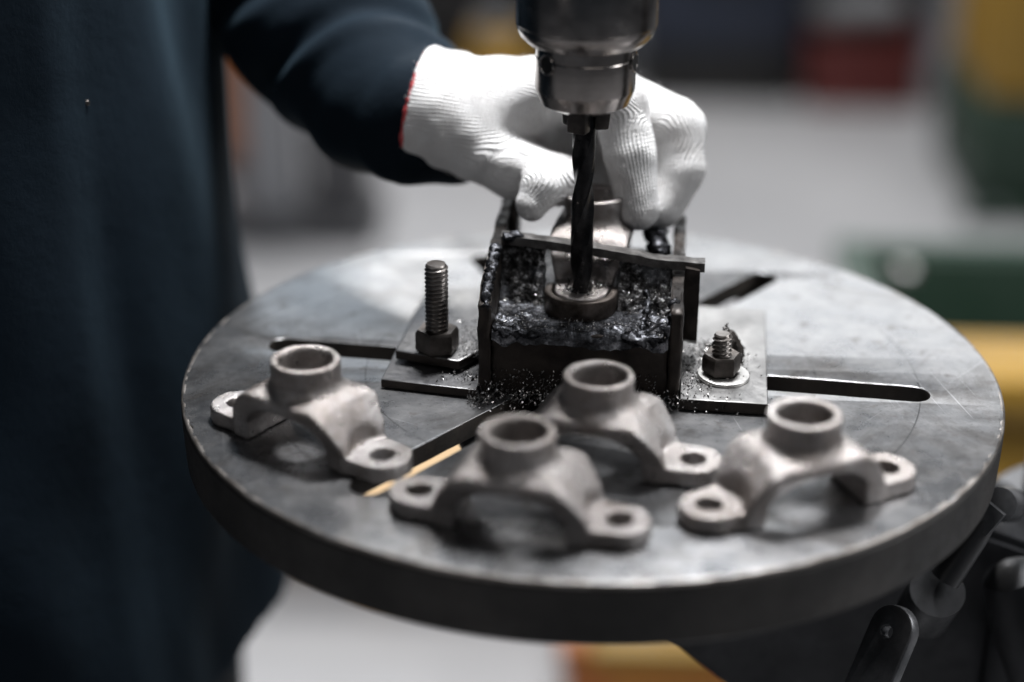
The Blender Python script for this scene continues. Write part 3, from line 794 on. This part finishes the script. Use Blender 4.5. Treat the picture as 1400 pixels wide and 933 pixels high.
# weld beads where the walls meet the front plate and along the left wall top
def bead(name, pts, r, amp, mat, seed):
    P = [Vector(p) for p in pts]; dense = []
    for a, b in zip(P, P[1:]):
        n = max(2, int((b - a).length / .0009))
        for k in range(n): dense.append(a.lerp(b, k / n))
    dense.append(P[-1])
    rad_ = [r * (.75 + .25 * math.sin(i * 1.1 + seed)) for i in range(len(dense))]
    rad_[0] *= .4; rad_[-1] *= .4
    me = tube(name, dense, rad_, 14)
    bm = bmesh.new(); bm.from_mesh(me); bm.normal_update()
    for v in bm.verts: v.co += v.normal * mnoise.fractal(v.co * 420 + Vector((seed, 0, 0)), .8, 2, 4) * amp
    bm.to_mesh(me); bm.free()
    return obj(name, me, mat, jig)
bead('weld_bead', [(-hw + .0035, -.0035, .040), (-hw + .003, .004, .046), (-hw + .0035, .016, .0495), (-hw + .003, .030, .0520), (-hw + .004, .036, .0535)], .0024, .0013, M['weld'], 1.0)
bead('weld_bead', [(-hw + .0065, -.0012, .0305), (-hw + .0185, -.0020, .0285), (-hw + .031, -.0020, .0300)], .0021, .0015, M['weld'], 2.0)
bead('weld_bead', [(hw - .002, -.002, .0300), (hw - .013, -.0025, .0285), (hw - .019, -.001, .0300)], .0026, .0018, M['weld'], 3.0)
bead('weld_bead', [(hw - .001, -.002, .030), (hw + .0005, .001, .038), (hw + .001, .008, .0435)], .0022, .0014, M['weld'], 4.0)
bead('weld_bead', [(hw - .0115, .002, .031), (hw - .0105, .012, .0335), (hw - .0095, .022, .0365), (hw - .011, .027, .0385)], .0015, .0010, M['weld'], 5.0)
bead('weld_bead', [(hw - .006, .060, .0400), (hw - .007, .078, .043), (hw - .010, .092, .042)], .0050, .0026, M['weld'], 6.0)
# strap over the lug, turned down outside the right wall
s0 = Vector(JL((-.0393, .0160, .0540))); s1 = Vector(JL((.0475, .0020, .0483)))
bm = bmesh.new(); n = 26; rows = []
for k in range(n + 1):
    u_ = k / n; c_ = s0.lerp(s1, u_); c_.z += .0012 * math.sin(u_ * 7) * .6 + (.0008 if .42 < u_ < .7 else 0)
    rows.append([bm.verts.new(c_ + Vector(q)) for q in ((0, -.0034, -.0020), (0, .0034, -.0020), (0, .0034, .0018), (0, -.0034, .0018))])
for A, B in zip(rows, rows[1:]):
    for k in range(4): bm.faces.new((A[k], B[k], B[(k + 1) % 4], A[(k + 1) % 4]))
bm.faces.new(rows[0]); bm.faces.new(rows[-1][::-1])
bmesh.ops.recalc_face_normals(bm, faces=bm.faces)
roughen(bm, .0004, .0022, 260)
obj('strap', bm_mesh('strap', bm, True, 50), M['strap'], jig)
uc = (JL((DX, DY, 0))[0] - s0.x) / (s1.x - s0.x)
def notch_panel(ua, ub):
    bm = bmesh.new(); rows = []
    for k in range(7):
        u_ = ua + (ub - ua) * k / 6; c_ = s0.lerp(s1, u_)
        dip = .0012 * math.sin(k * 2.1)
        rows.append([bm.verts.new((c_.x, c_.y + yy, zz)) for yy, zz in ((-.0125 + dip, .0275), (.0022, .0265), (.0020, c_.z - .0018), (-.0018, c_.z - .0019), (-.0052 + dip, c_.z - .0100))])
    for A, B in zip(rows, rows[1:]):
        for k in range(5): bm.faces.new((A[k], B[k], B[(k + 1) % 5], A[(k + 1) % 5]))
    bm.faces.new(rows[0]); bm.faces.new(rows[-1][::-1])
    bmesh.ops.recalc_face_normals(bm, faces=bm.faces)
    roughen(bm, .0011, .0016, 210, ua * 9)
    obj('notched_plate', bm_mesh('notched_plate', bm, True, 60), M['crust'], jig)
ux = lambda x: (x - s0.x) / (s1.x - s0.x)
notch_panel(ux(-hw + .0056), uc - .0162 / (s1.x - s0.x)); notch_panel(uc + .0162 / (s1.x - s0.x), ux(hw - .0006))
dw = [(-.0055, .0), (.0045, .0), (.0042, -.030), (.0018, -.0345), (-.0012, -.0355), (-.0042, -.033), (-.0052, -.029)]
bm = bmesh.new(); x0 = hw + .0054; x1 = x0 + .0062
A = [bm.verts.new((x0, s1.y + y, s1.z + .0008 + z)) for y, z in dw]; B = [bm.verts.new((x1, s1.y + y, s1.z - .0002 + z)) for y, z in dw]
bm.faces.new(A[::-1]); bm.faces.new(B)
for k in range(len(dw)): bm.faces.new((A[k], A[(k + 1) % len(dw)], B[(k + 1) % len(dw)], B[k]))
bmesh.ops.triangulate(bm, faces=bm.faces); roughen(bm, .0004, .003, 200)
obj('strap_tail', bm_mesh('strap_tail', bm, True, 50), M['oily'], jig)
bead('weld_bead', [(s0.x + .001, s0.y - .003, s0.z), (s0.x + .005, s0.y - .002, s0.z + .001), (s0.x + .010, s0.y, s0.z + .0006)], .0030, .0020, M['weld'], 8.0)
# U-shaped nest around the drilled lug
ra = math.radians(82 - 90) - JR; dl = JL((DX, DY, 0)); un = []
for r_n, sg in ((15.6, 1), (12.3, -1)):
    arc = [(r_n * math.cos(a), r_n * math.sin(a)) for a in np.linspace(math.pi, 2 * math.pi, 25)]
    arc = [(-r_n, 6.0)] + arc + [(r_n, 6.0)]
    un += arc if sg == 1 else arc[::-1]
un = [((x * math.cos(ra) - y * math.sin(ra)) / 1000 + dl[0], (x * math.sin(ra) + y * math.cos(ra)) / 1000 + dl[1]) for x, y in un]
obj('locating_nest', plate('locating_nest', un, [], .0270, .0372, .0008), M['nest'], jig)
# locating stop: upright oily tab behind the thumb
wall('rear_tab', -hw + .0052, -hw + .0085, [(.066, .030), (.094, .030), (.094, .066), (.088, .068)], M['oily'], .0004)

# ------------------------------------------------------------------ studs, nuts, washer
def stud_mesh(h, r, pitch):
    seg = 28; n = int(h / pitch * 8); V, Fc = [], []
    for k in range(n + 1):
        z = h * k / n
        for i in range(seg):
            a = 2 * math.pi * i / seg
            ph = (z / pitch - i / seg) % 1.0
            tri = abs(ph * 2 - 1)
            rr = r - .0011 * min(1, max(0, (tri * 1.2 - .1)))
            if z > h - .0014: rr = min(rr, r - .0010 * (z - (h - .0014)) / .0014 - .0002)
            V.append((rr * math.cos(a), rr * math.sin(a), z))
    for k in range(n):
        for i in range(seg): Fc.append((k * seg + i, k * seg + (i + 1) % seg, (k + 1) * seg + (i + 1) % seg, (k + 1) * seg + i))
    Fc.append([n * seg + i for i in range(seg)]); Fc.append([i for i in range(seg)][::-1])
    me = mesh_np('thread', V, Fc); me.set_sharp_from_angle(angle=math.radians(40)); return me
def nut_mesh(af, h):
    R6 = af / math.sqrt(3); bm = bmesh.new()
    prof = [(R6 * .90, 0), (R6, h * .13), (R6, h * .84), (R6 * .9, h)]
    rings = [[bm.verts.new((rr * math.cos(math.pi / 3 * k), rr * math.sin(math.pi / 3 * k), z)) for k in range(6)] for rr, z in prof]
    # chamfer circle look on the top
    for A, B in zip(rings, rings[1:]):
        for k in range(6): bm.faces.new((A[k], A[(k + 1) % 6], B[(k + 1) % 6], B[k]))
    top = [bm.verts.new((af * .31 * math.cos(2 * math.pi * k / 24), af * .31 * math.sin(2 * math.pi * k / 24), h - .0006)) for k in range(24)]
    for k in range(6):
        bm.faces.new((rings[-1][k], rings[-1][(k + 1) % 6], top[(4 * k + 4) % 24], top[4 * k + 3], top[4 * k + 2], top[4 * k + 1], top[4 * k]))
    bm.faces.new(rings[0][::-1]); bm.faces.new(top)
    bmesh.ops.bevel(bm, geom=[e for e in bm.edges if e.calc_face_angle(0) > .4], offset=.0004, segments=2, affect='EDGES')
    return bm_mesh('nut', bm, True, 30)
st = tag(obj('threaded_stud', stud_mesh(.0408, .0051, .0019), M['stud'], None, (BL[0], BL[1], .0098)), 'tall threaded stud rising from the nut left of the jig', 'stud')
nt = tag(obj('hex_nut', nut_mesh(.0165, .0102), M['nut'], None, (BL[0], BL[1], .0107), (0, 0, .28)), 'dark hex nut on the tall stud left of the jig', 'nut')
bt = tag(obj('threaded_bolt', stud_mesh(.0205, .0042, .0020), M['stud'], None, (BRr[0], BRr[1], .0050)), 'short threaded bolt end right of the jig', 'bolt')
nt2 = tag(obj('hex_nut', nut_mesh(.0142, .0088), M['nut'], None, (BRr[0], BRr[1], .0078), (0.03, 0, .12)), 'dark hex nut on the short bolt right of the jig', 'nut')
wme = plate('flat_washer', circle2(0, 0, .0110, 40), [circle2(0, 0, .0056, 28)], -.0008, .0008, .0003)
tag(obj('flat_washer', wme, M['washer'], None, (BRr[0] + .0012, BRr[1] - .0008, .0067), (.03, .03, 0)), 'pale flat washer under the right nut', 'washer')
# ------------------------------------------------------------------ swarf
def shavings():
    V, Fc = [], []
    def chip(c, s, curl):
        ax = Vector(rng.normal(size=3)).normalized(); a2 = ax.orthogonal().normalized(); a3 = ax.cross(a2)
        n = 4; b0 = len(V); wd = s * rng.uniform(.25, .5)
        for k in range(n + 1):
            th_ = curl * (k / n - .5); rr = s / max(curl, .3)
            p = Vector(c) + a2 * (rr * math.sin(th_)) + a3 * (rr * (1 - math.cos(th_)))
            V.append(tuple(p + ax * wd * .5)); V.append(tuple(p - ax * wd * .5))
        for k in range(n): Fc.append((b0 + 2 * k, b0 + 2 * k + 1, b0 + 2 * k + 3, b0 + 2 * k + 2))
    jm = jig.matrix_basis
    def put(n, fx, s0_, s1_):
        for _ in range(n):
            c = fx()
            if c is None: continue
            chip(c, rng.uniform(s0_, s1_), rng.uniform(.3, 3.0))
    # in front of the front plate (on the table)
    def front():
        y = -.0035 - abs(rng.normal()) * .0055; x = rng.uniform(-hw - .004, hw + .03)
        if x > hw: y = -.0045 - abs(rng.normal()) * .0022
        return jm @ Vector((x, y, .0006 + abs(rng.normal()) * max(.0003, (.0035 + (y + .0035) * .25))))
    put(1300, front, .0007, .0019)
    # against the front plate: a bank of chips
    def bank():
        u_ = rng.random() ** 2 * .0125; x = rng.uniform(-hw + .004, hw - .004)
        return jm @ Vector((x, -.0018 - (.0125 - u_) * .35 * rng.random(), u_ + .0003))
    put(800, bank, .0005, .0014)
    def shelf():
        x = rng.uniform(-hw + .007, hw - .002); y = rng.uniform(-.001, .09)
        if abs(x - .003) < .016 and y > .014: return None
        return jm @ Vector((x, y, shelf_z(x, y) + .0004 + abs(rng.normal()) * .0008))
    put(2600, shelf, .0003, .0010)
    def pile():
        u_ = rng.random(); c_ = s0.lerp(s1, u_); d_ = abs(rng.normal()) * .005 + .0036
        if abs(u_ - uc) < .19 or c_.x < -hw + .006 or c_.x > hw - .001: return None
        return jm @ Vector((c_.x, c_.y - d_, max(shelf_z(c_.x, c_.y - d_), .0445 - d_ * 1.25 * rng.uniform(.8, 1.3)) + .0003))
    put(1500, pile, .0003, .0011)
    def lfoot():
        x = -hw - .001 - abs(rng.normal()) * .007; y = rng.uniform(-.001, .05)
        z = .0112 if y > cl[2][1] - .012 + (x + hw) * .05 else .0050
        return jm @ Vector((x, y, z + abs(rng.normal()) * .0008))
    put(420, lfoot, .0005, .0014)
    def rfoot():
        if rng.random() < .6: x = hw + .006 + abs(rng.normal()) * .007; y = rng.uniform(.0, .05)
        else: x, y = bl[0] + rng.normal() * .0055, bl[1] + .012 + rng.normal() * .010
        if x > rb[1][0] - .002: return None
        return jm @ Vector((x, y, .0062 + abs(rng.normal()) * .0010))
    put(1000, rfoot, .0004, .0014)
    # heap in the slot behind the right bolt
    def heap():
        a = rng.uniform(0, 6.28); rr = abs(rng.normal()) * .0052
        return jm @ Vector((bl[0] + .002 + rr * math.cos(a), bl[1] + .017 + rr * 1.3 * math.sin(a), .006 + max(0, .017 - rr * 1.6) * rng.random()))
    put(650, heap, .0007, .0021)
    def cut():
        a = rng.uniform(0, 6.28); rr = .0056 + abs(rng.normal()) * .0028
        return Vector((DX + rr * math.cos(a), DY + rr * math.sin(a), JZ + .0078 + abs(rng.normal()) * .0006))
    put(110, cut, .0005, .0018)
    def scatter():
        a = rng.uniform(0, 6.28); rr = .05 + abs(rng.normal()) * .03
        return Vector((rr * math.cos(a) * 1.1, rr * math.sin(a) * .9 - .01, .0006))
    put(0, scatter, .0004, .0010)
    me = mesh_np('metal_shavings', V, Fc, False)
    o = obj('metal_shavings', me, M['chip']); o['kind'] = 'stuff'
    o['label'] = 'dark glinting metal shavings heaped around the jig'; o['category'] = 'shavings'
shavings()
bm = bmesh.new(); bmesh.ops.create_icosphere(bm, subdivisions=4, radius=1)
for v in bm.verts:
    v.co = Vector((v.co.x * .0066, v.co.y * .0080, max(v.co.z, -.1) * .0145))
    v.co += v.co.normalized() * mnoise.fractal(v.co * 420, .8, 2, 4) * .0017
hp = jig.matrix_basis @ Vector((bl[0] + .0030, bl[1] + .0165, .0052))
ho = obj('swarf_clump', bm_mesh('swarf_clump', bm, True, 60), M['oily'], None, hp); tag(ho, 'black clump of oily swarf behind the short right bolt', 'swarf')

# ------------------------------------------------------------------ the worker
person = thing('person', 'person in dark teal work jacket and white knit glove holding the casting', 'person', (-.36, .14, F))
PI_ = Matrix.Translation((.36, -.14, -F))
def J(px, py, y): return P_y(px, py, y) * 1000.0
W = J(583, 148, .080)
bones = []   # (a, b, r1, r2, chain)
wr = J(640, 160, .076)
MC2, MC3, MC4, MC5 = J(772, 122, .067), J(795, 112, .084), J(795, 122, .101), J(780, 140, .116)
W0 = W - (wr - W) * .35
palm = [(W0, W, 25.5, 25.5), (W, wr, 25.5, 25.0), (wr, MC2, 21, 14.5), (wr, MC3, 20, 15), (wr, MC4, 20, 14.5), (wr, MC5, 19, 13), (J(655, 178, .070), J(735, 165, .070), 19, 13), (J(690, 160, .085), J(812, 178, .098), 21, 19), (J(812, 178, .098), J(825, 225, .104), 18, 15)]
TH0, TH1, TH2, TH2b, TH3 = J(640, 190, .066), J(700, 228, .054), J(768, 246, .044), J(741, 255, .035), J(727, 278, .031)
chains = {
    'thumb': [(TH0, TH1, 18, 14.0), (TH1, TH2, 13.5, 11.5), (TH2, TH2b, 10.6, 9.2), (TH2b, TH3, 9.2, 7.6)],
    'index': [(MC2, J(846, 141, .052), 13.5, 12.2), (J(846, 141, .052), J(862, 212, .044), 12.0, 11.4), (J(862, 212, .044), J(873, 284, .037), 11.4, 10.0)],
    'middle': [(MC3, J(922, 172, .072), 14.0, 13.0), (J(922, 172, .072), J(927, 232, .064), 13.2, 12.0), (J(927, 232, .064), J(902, 284, .056), 12.0, 10.2)],
    'ring': [(MC4, J(905, 178, .094), 13.5, 12.2), (J(905, 178, .094), J(912, 235, .086), 12, 11), (J(912, 235, .086), J(885, 280, .078), 11, 9.8)],
    'little': [(MC5, J(870, 190, .112), 12.5, 11.2), (J(870, 190, .112), J(875, 235, .106), 11, 10), (J(875, 235, .106), J(855, 275, .098), 10, 9)],
}
def hand_mesh():
    allp = np.array([p for seg in palm + [s for c in chains.values() for s in c] for p in seg[:2]])
    lo = allp.min(0) - 32; hi = allp.max(0) + 32; h = 1.15
    X, Y, Z = grid(lo, hi, h)
    f = None
    for a, b, r1, r2 in palm:
        d = rcone(X, Y, Z, a, b, r1, r2); f = d if f is None else smin(f, d, 9.0)
    fing = None
    for nm, segs in chains.items():
        c = None
        for a, b, r1, r2 in segs:
            d = rcone(X, Y, Z, a, b, r1, r2); c = d if c is None else smin(c, d, 2.2)
        if nm == 'thumb':
            th_ = c
        else:
            fing = c if fing is None else smin(fing, c, .9)
    f = smin(f, fing, 5.5); f = smin(f, th_, 3.0)
    # loose fabric wrinkles
    f = f + .9 * vnoise(X / 17, Y / 17, Z / 17) + .45 * vnoise(X / 6.5 + 4, Y / 6.5, Z / 6.5 + 8)
    ax = (wr - W) / np.linalg.norm(wr - W)
    s = (X - W[0]) * ax[0] + (Y - W[1]) * ax[1] + (Z - W[2]) * ax[2]
    wrk = np.exp(-((s - 12) / 22) ** 2)
    f = f + wrk * .7 * np.sin(s / 2.6 + 2.0 * vnoise(X / 14, Y / 14, Z / 14))
    f = smax(f, -s - 3.0, 1.5)
    V, Q = surface_nets(f, lo, h)
    V = relax(V, Q, 2, .5)
    # knit coordinates: angle around the nearest bone, distance along it
    segs = palm + [s_ for c in chains.values() for s_ in c]
    SWt = np.zeros(len(V)); U = np.zeros(len(V)); L = np.zeros(len(V))
    whole = [(W0, (MC2 * .6 + TH1 * .4), 26, 20), (TH1, TH2, 13.5, 11.5), (TH2, TH3, 11, 8)] + [q_ for n_, c in chains.items() if n_ != 'thumb' for q_ in (c[0], (c[1][0], c[2][1], c[1][2], c[2][3]))]
    sds = np.stack([rcone(V[:, 0], V[:, 1], V[:, 2], a, b, r1, r2) + (-7 if k == 0 else 0) for k, (a, b, r1, r2) in enumerate(whole)])
    sds -= sds.min(0)
    for k, (a, b, r1, r2) in enumerate(whole):
        d = b - a; ln = np.linalg.norm(d); d = d / ln
        ref = np.array([0, 1.0, 0]) if abs(d[1]) < .9 else np.array([1.0, 0, 0])
        e1 = np.cross(d, np.cross(ref, d)); e1 /= np.linalg.norm(e1); e2 = np.cross(d, e1)
        rel = V - a; t_ = rel @ d
        ang = np.arctan2(rel @ e2, -(rel @ e1))      # wrap line faces away (+y)
        wt = np.exp(-sds[k] / 1.6)
        SWt += wt; U += wt * ang * (r1 + r2) / 2 / 1000; L += wt * t_ / 1000
    U /= SWt; L /= SWt
    me = mesh_fast('glove', V / 1000.0, Q)
    at = me.attributes.new('knit', 'FLOAT_VECTOR', 'POINT')
    at.data.foreach_set('vector', np.stack([U, L, np.zeros_like(U)], 1).astype(np.float32).ravel())
    me.transform(PI_)
    return me
glove = obj('glove', hand_mesh(), M['knit'], person)
def fibres():
    gm = glove.data; n = len(gm.vertices)
    co = np.zeros(n * 3, np.float32); gm.vertices.foreach_get('co', co); co = co.reshape(-1, 3)
    no = np.zeros(n * 3, np.float32); gm.vertex_normals.foreach_get('vector', no); no = no.reshape(-1, 3)
    pick = rng.integers(0, n, 9000); V, Fc = [], []
    for k, i in enumerate(pick):
        d = no[i] + rng.normal(size=3) * .75; d /= np.linalg.norm(d); sd = np.cross(d, rng.normal(size=3)); sd /= np.linalg.norm(sd)
        p = co[i] + rng.normal(size=3) * .0004; L = rng.uniform(.0006, .0019)
        m2 = p + d * L * .55 + rng.normal(size=3) * .0002
        V += [p - sd * .00005, p + sd * .00005, m2 + sd * .00004, m2 - sd * .00004, p + d * L + rng.normal(size=3) * .0004]
        b = 5 * k; Fc += [(b, b + 1, b + 2, b + 3), (b + 3, b + 2, b + 4)]
    o = obj('loose_fibres', mesh_np('loose_fibres', V, Fc, False), M['fibre'], glove); o['kind'] = 'stuff'
fibres()
ax = (wr - W) / np.linalg.norm(wr - W)
e1 = np.cross(ax, [0, 0, 1.0]); e1 /= np.linalg.norm(e1); e2 = np.cross(ax, e1)
cr = []
for k in range(90):
    a = 2 * math.pi * k / 90
    rr = 26.4 + .5 * math.sin(5 * a) + random.uniform(-.3, .3)
    cr.append(tuple((W - ax * (2.3 + .5 * math.sin(3 * a + 1)) + (e1 * math.cos(a) + e2 * math.sin(a)) * rr) / 1000))
tm = tube('cuff_trim', cr, [.0010 * random.uniform(.5, 1.3) for _ in cr], 8, True); tm.transform(PI_)
obj('cuff_trim', tm, M['trim'], glove)

def jacket_mesh():
    lo = np.array([-640., -160, -330]); hi = np.array([-20., 420., 520.]); h = 5.2
    X, Y, Z = grid(lo, hi, h)
    # torso: elliptic column, slightly fuller towards the hem
    cx = -365 + np.interp(Z, [-330, 500], [6, -10]); cy = 140.0
    hx = np.interp(Z, [-330, -210, -30, 110, 260, 420, 500], [186, 187, 182, 174, 168, 140, 80])
    hyy = np.interp(Z, [-330, -210, -30, 110, 260, 420, 500], [215, 214, 205, 200, 215, 215, 100])
    q = np.sqrt(((X - cx) / hx) ** 2 + ((Y - cy) / hyy) ** 2)
    tor = (q - 1) * 160
    tor = tor + 7 * vnoise(X / 95, Y / 95, Z / 180) + 4.5 * vnoise(X / 40, Y / 40, Z / 110 + 5)
    ang = np.arctan2(Y - cy, X - cx)
    # open front placket: a soft vertical step
    tor = tor - 5.0 * np.clip((-ang - .62) / .12, 0, 1) * (Z < 420)
    tor = smax(tor, -Z - 228 + 5 * vnoise(X / 60, Y / 60, Z * 0), 5); tor = smax(tor, Z - 470, 40)
    f = smin(tor, rcone(X, Y, Z, (-225, 290, 158), (-355, 330, 405), 56, 72), 14)
    V, Qd = surface_nets(f, lo, h)
    V = relax(V, Qd, 2, .5)
    me = mesh_fast('jacket', V / 1000.0, Qd); me.transform(PI_)
    return me
jk = obj('jacket', jacket_mesh(), M['jacket'], person)
def sleeve_mesh():
    a = W - ax * 5 + np.array([-3., 6., -9.]); EL = np.array([-215., 290., 150.])
    lo = np.array([-330., 10., 10.]); hi = np.array([-30., 370., 270.]); h = 2.7
    X, Y, Z = grid(lo, hi, h)
    dn = np.array([0, 0, -1.0])
    arm = smin(rcone(X, Y, Z, a + np.array([3., -6, 9]), a + (EL - a) * .12, 24.5, 34), rcone(X, Y, Z, a + (EL - a) * .12, a + (EL - a) * .40, 36, 48), 8)
    arm = smin(arm, rcone(X, Y, Z, a + (EL - a) * .30 + dn * 4, W + ax * 12 + dn * 18 + np.array([0, 8., 0]), 43, 20), 12)
    arm = smin(arm, rcone(X, Y, Z, a + (EL - a) * .14 + dn * 8, W - ax * 9 + dn * 12, 37, 28), 8)
    arm = smin(arm, rcone(X, Y, Z, a + (EL - a) * .40, EL, 48, 60), 10)
    arm = smin(arm, rcone(X, Y, Z, EL, (-300, 310, 300), 60, 70), 22)
    dA = EL - a; dA = dA / np.linalg.norm(dA)
    s = (X - a[0]) * dA[0] + (Y - a[1]) * dA[1] + (Z - a[2]) * dA[2]
    sw = s + 22 * vnoise(X / 55, Y / 55, Z / 55) + .55 * (Z - 110) + .25 * (X + 120)
    fold = np.sin(sw / 6.2) + .45 * np.sin(sw / 3.6 + 1.7)
    arm = arm + 3.6 * fold * np.clip(s / 45, 0.12, 1) * (.5 + .5 * vnoise(X / 60 + 3, Y / 60, Z / 60)) + 3.5 * vnoise(X / 42 + 7, Y / 42, Z / 42)
    sc = (X - W[0]) * ax[0] + (Y - W[1]) * ax[1] + (Z - W[2]) * ax[2]
    arm = smax(arm, sc - 5 - .8 * np.clip(W[2] - Z - 8, 0, 40), 3)
    arm = arm + .8 * np.exp(-((sc + 9) / 1.6) ** 2)      # stitched hem
    V, Qd = surface_nets(arm, lo, h)
    V = relax(V, Qd, 2, .5)
    me = mesh_fast('sleeve', V / 1000.0, Qd); me.transform(PI_)
    return me
obj('sleeve', sleeve_mesh(), M['jacket'], jk)
bt_ = P_y(119, 141, -.02)
def legs_mesh():
    lo = np.array([-580., -80, -955]); hi = np.array([-150., 370., -150]); h = 9.0
    X, Y, Z = grid(lo, hi, h)
    f = None
    for yy in (60., 225.):
        d = smin(rcone(X, Y, Z, (-320, yy, -180), (-300, yy, -520), 112, 84), rcone(X, Y, Z, (-300, yy, -520), (-345, yy, -900), 76, 62), 15)
        d = d + 6 * vnoise(X / 50, Y / 50, Z / 70)
        f = d if f is None else smin(f, d, 20)
    f = smax(f, -Z - 925, 4); f = smax(f, Z + 170, 4)
    V, Qd = surface_nets(f, lo, h); V = relax(V, Qd, 2, .5)
    me = mesh_fast('trousers', V / 1000.0, Qd); me.transform(PI_); return me
bb = lathe('snap_button', [(0, -.0004), (.0010, -.0004), (.0011, .0002), (.0008, .0005), (0, .0006)], 20, False)
obj('snap_button', bb, M['nut'], jk, (-.2205 + .36, .0355 - .14, .1048 - F), (math.radians(80), 0, math.radians(35)))
obj('trousers', legs_mesh(), M['trousers'], person)
for yy in (60., 225.):
    X, Y, Z = grid((-450., yy - 60, -960.), (-180., yy + 60, -840.), 6.0)
    d = smin(rcone(X, Y, Z, (-390, yy, -905), (-370, yy, -890), 46, 46), rcone(X, Y, Z, (-385, yy, -912), (-250, yy, -922), 42, 36), 20)
    d = smax(d, -Z - 949, 3)
    V, Qd = surface_nets(d, (-450., yy - 60, -960.), 6.0)
    me = mesh_fast('shoe', V / 1000.0, Qd); me.transform(PI_); obj('shoe', me, M['black'], person)
# neck and head above the jacket
def head_mesh():
    lo = np.array([-520., 20., 380.]); hi = np.array([-200., 270., 800.]); h = 5.0
    X, Y, Z = grid(lo, hi, h)
    f = rcone(X, Y, Z, (-372, 140, 400), (-352, 140, 540), 62, 56)
    sk = (np.sqrt(((X + 352) / 98) ** 2 + ((Y - 140) / 76) ** 2 + ((Z - 660) / 112) ** 2) - 1) * 80
    f = smin(f, sk, 20)
    f = smin(f, rcone(X, Y, Z, (-290, 140, 590), (-268, 140, 572), 42, 26), 18)
    f = smin(f, rcone(X, Y, Z, (-256, 140, 668), (-240, 140, 632), 8, 12), 8)
    for sg in (-1, 1):
        f = smin(f, rcone(X, Y, Z, (-352, 140 + sg * 74, 665), (-358, 140 + sg * 80, 630), 14, 9), 6)
        f = smax(f, -(np.sqrt((X + 250) ** 2 + (Y - 140 - sg * 32) ** 2 + (Z - 664) ** 2) - 15), 8)
    f = smax(f, -rcone(X, Y, Z, (-246, 122, 598), (-246, 158, 598), 4, 4), 4)
    V, Qd = surface_nets(f, lo, h); V = relax(V, Qd, 1, .5)
    me = mesh_fast('body', V / 1000.0, Qd); me.transform(PI_); return me
body = obj('body', head_mesh(), M['skin'], person)
def hair_mesh():
    lo = np.array([-480., 30., 560.]); hi = np.array([-220., 250., 800.]); h = 5.0
    X, Y, Z = grid(lo, hi, h)
    f = (np.sqrt(((X + 360) / 104) ** 2 + ((Y - 140) / 84) ** 2 + ((Z - 668) / 118) ** 2) - 1) * 85 + 3 * vnoise(X / 12, Y / 12, Z / 25)
    f = smax(f, -(Z - 640 - .9 * (X + 330)), 8); f = smax(f, (X + 262), 8)
    V, Qd = surface_nets(f, lo, h)
    me = mesh_fast('hair', V / 1000.0, Qd); me.transform(PI_); return me
obj('hair', hair_mesh(), M['hair'], person)
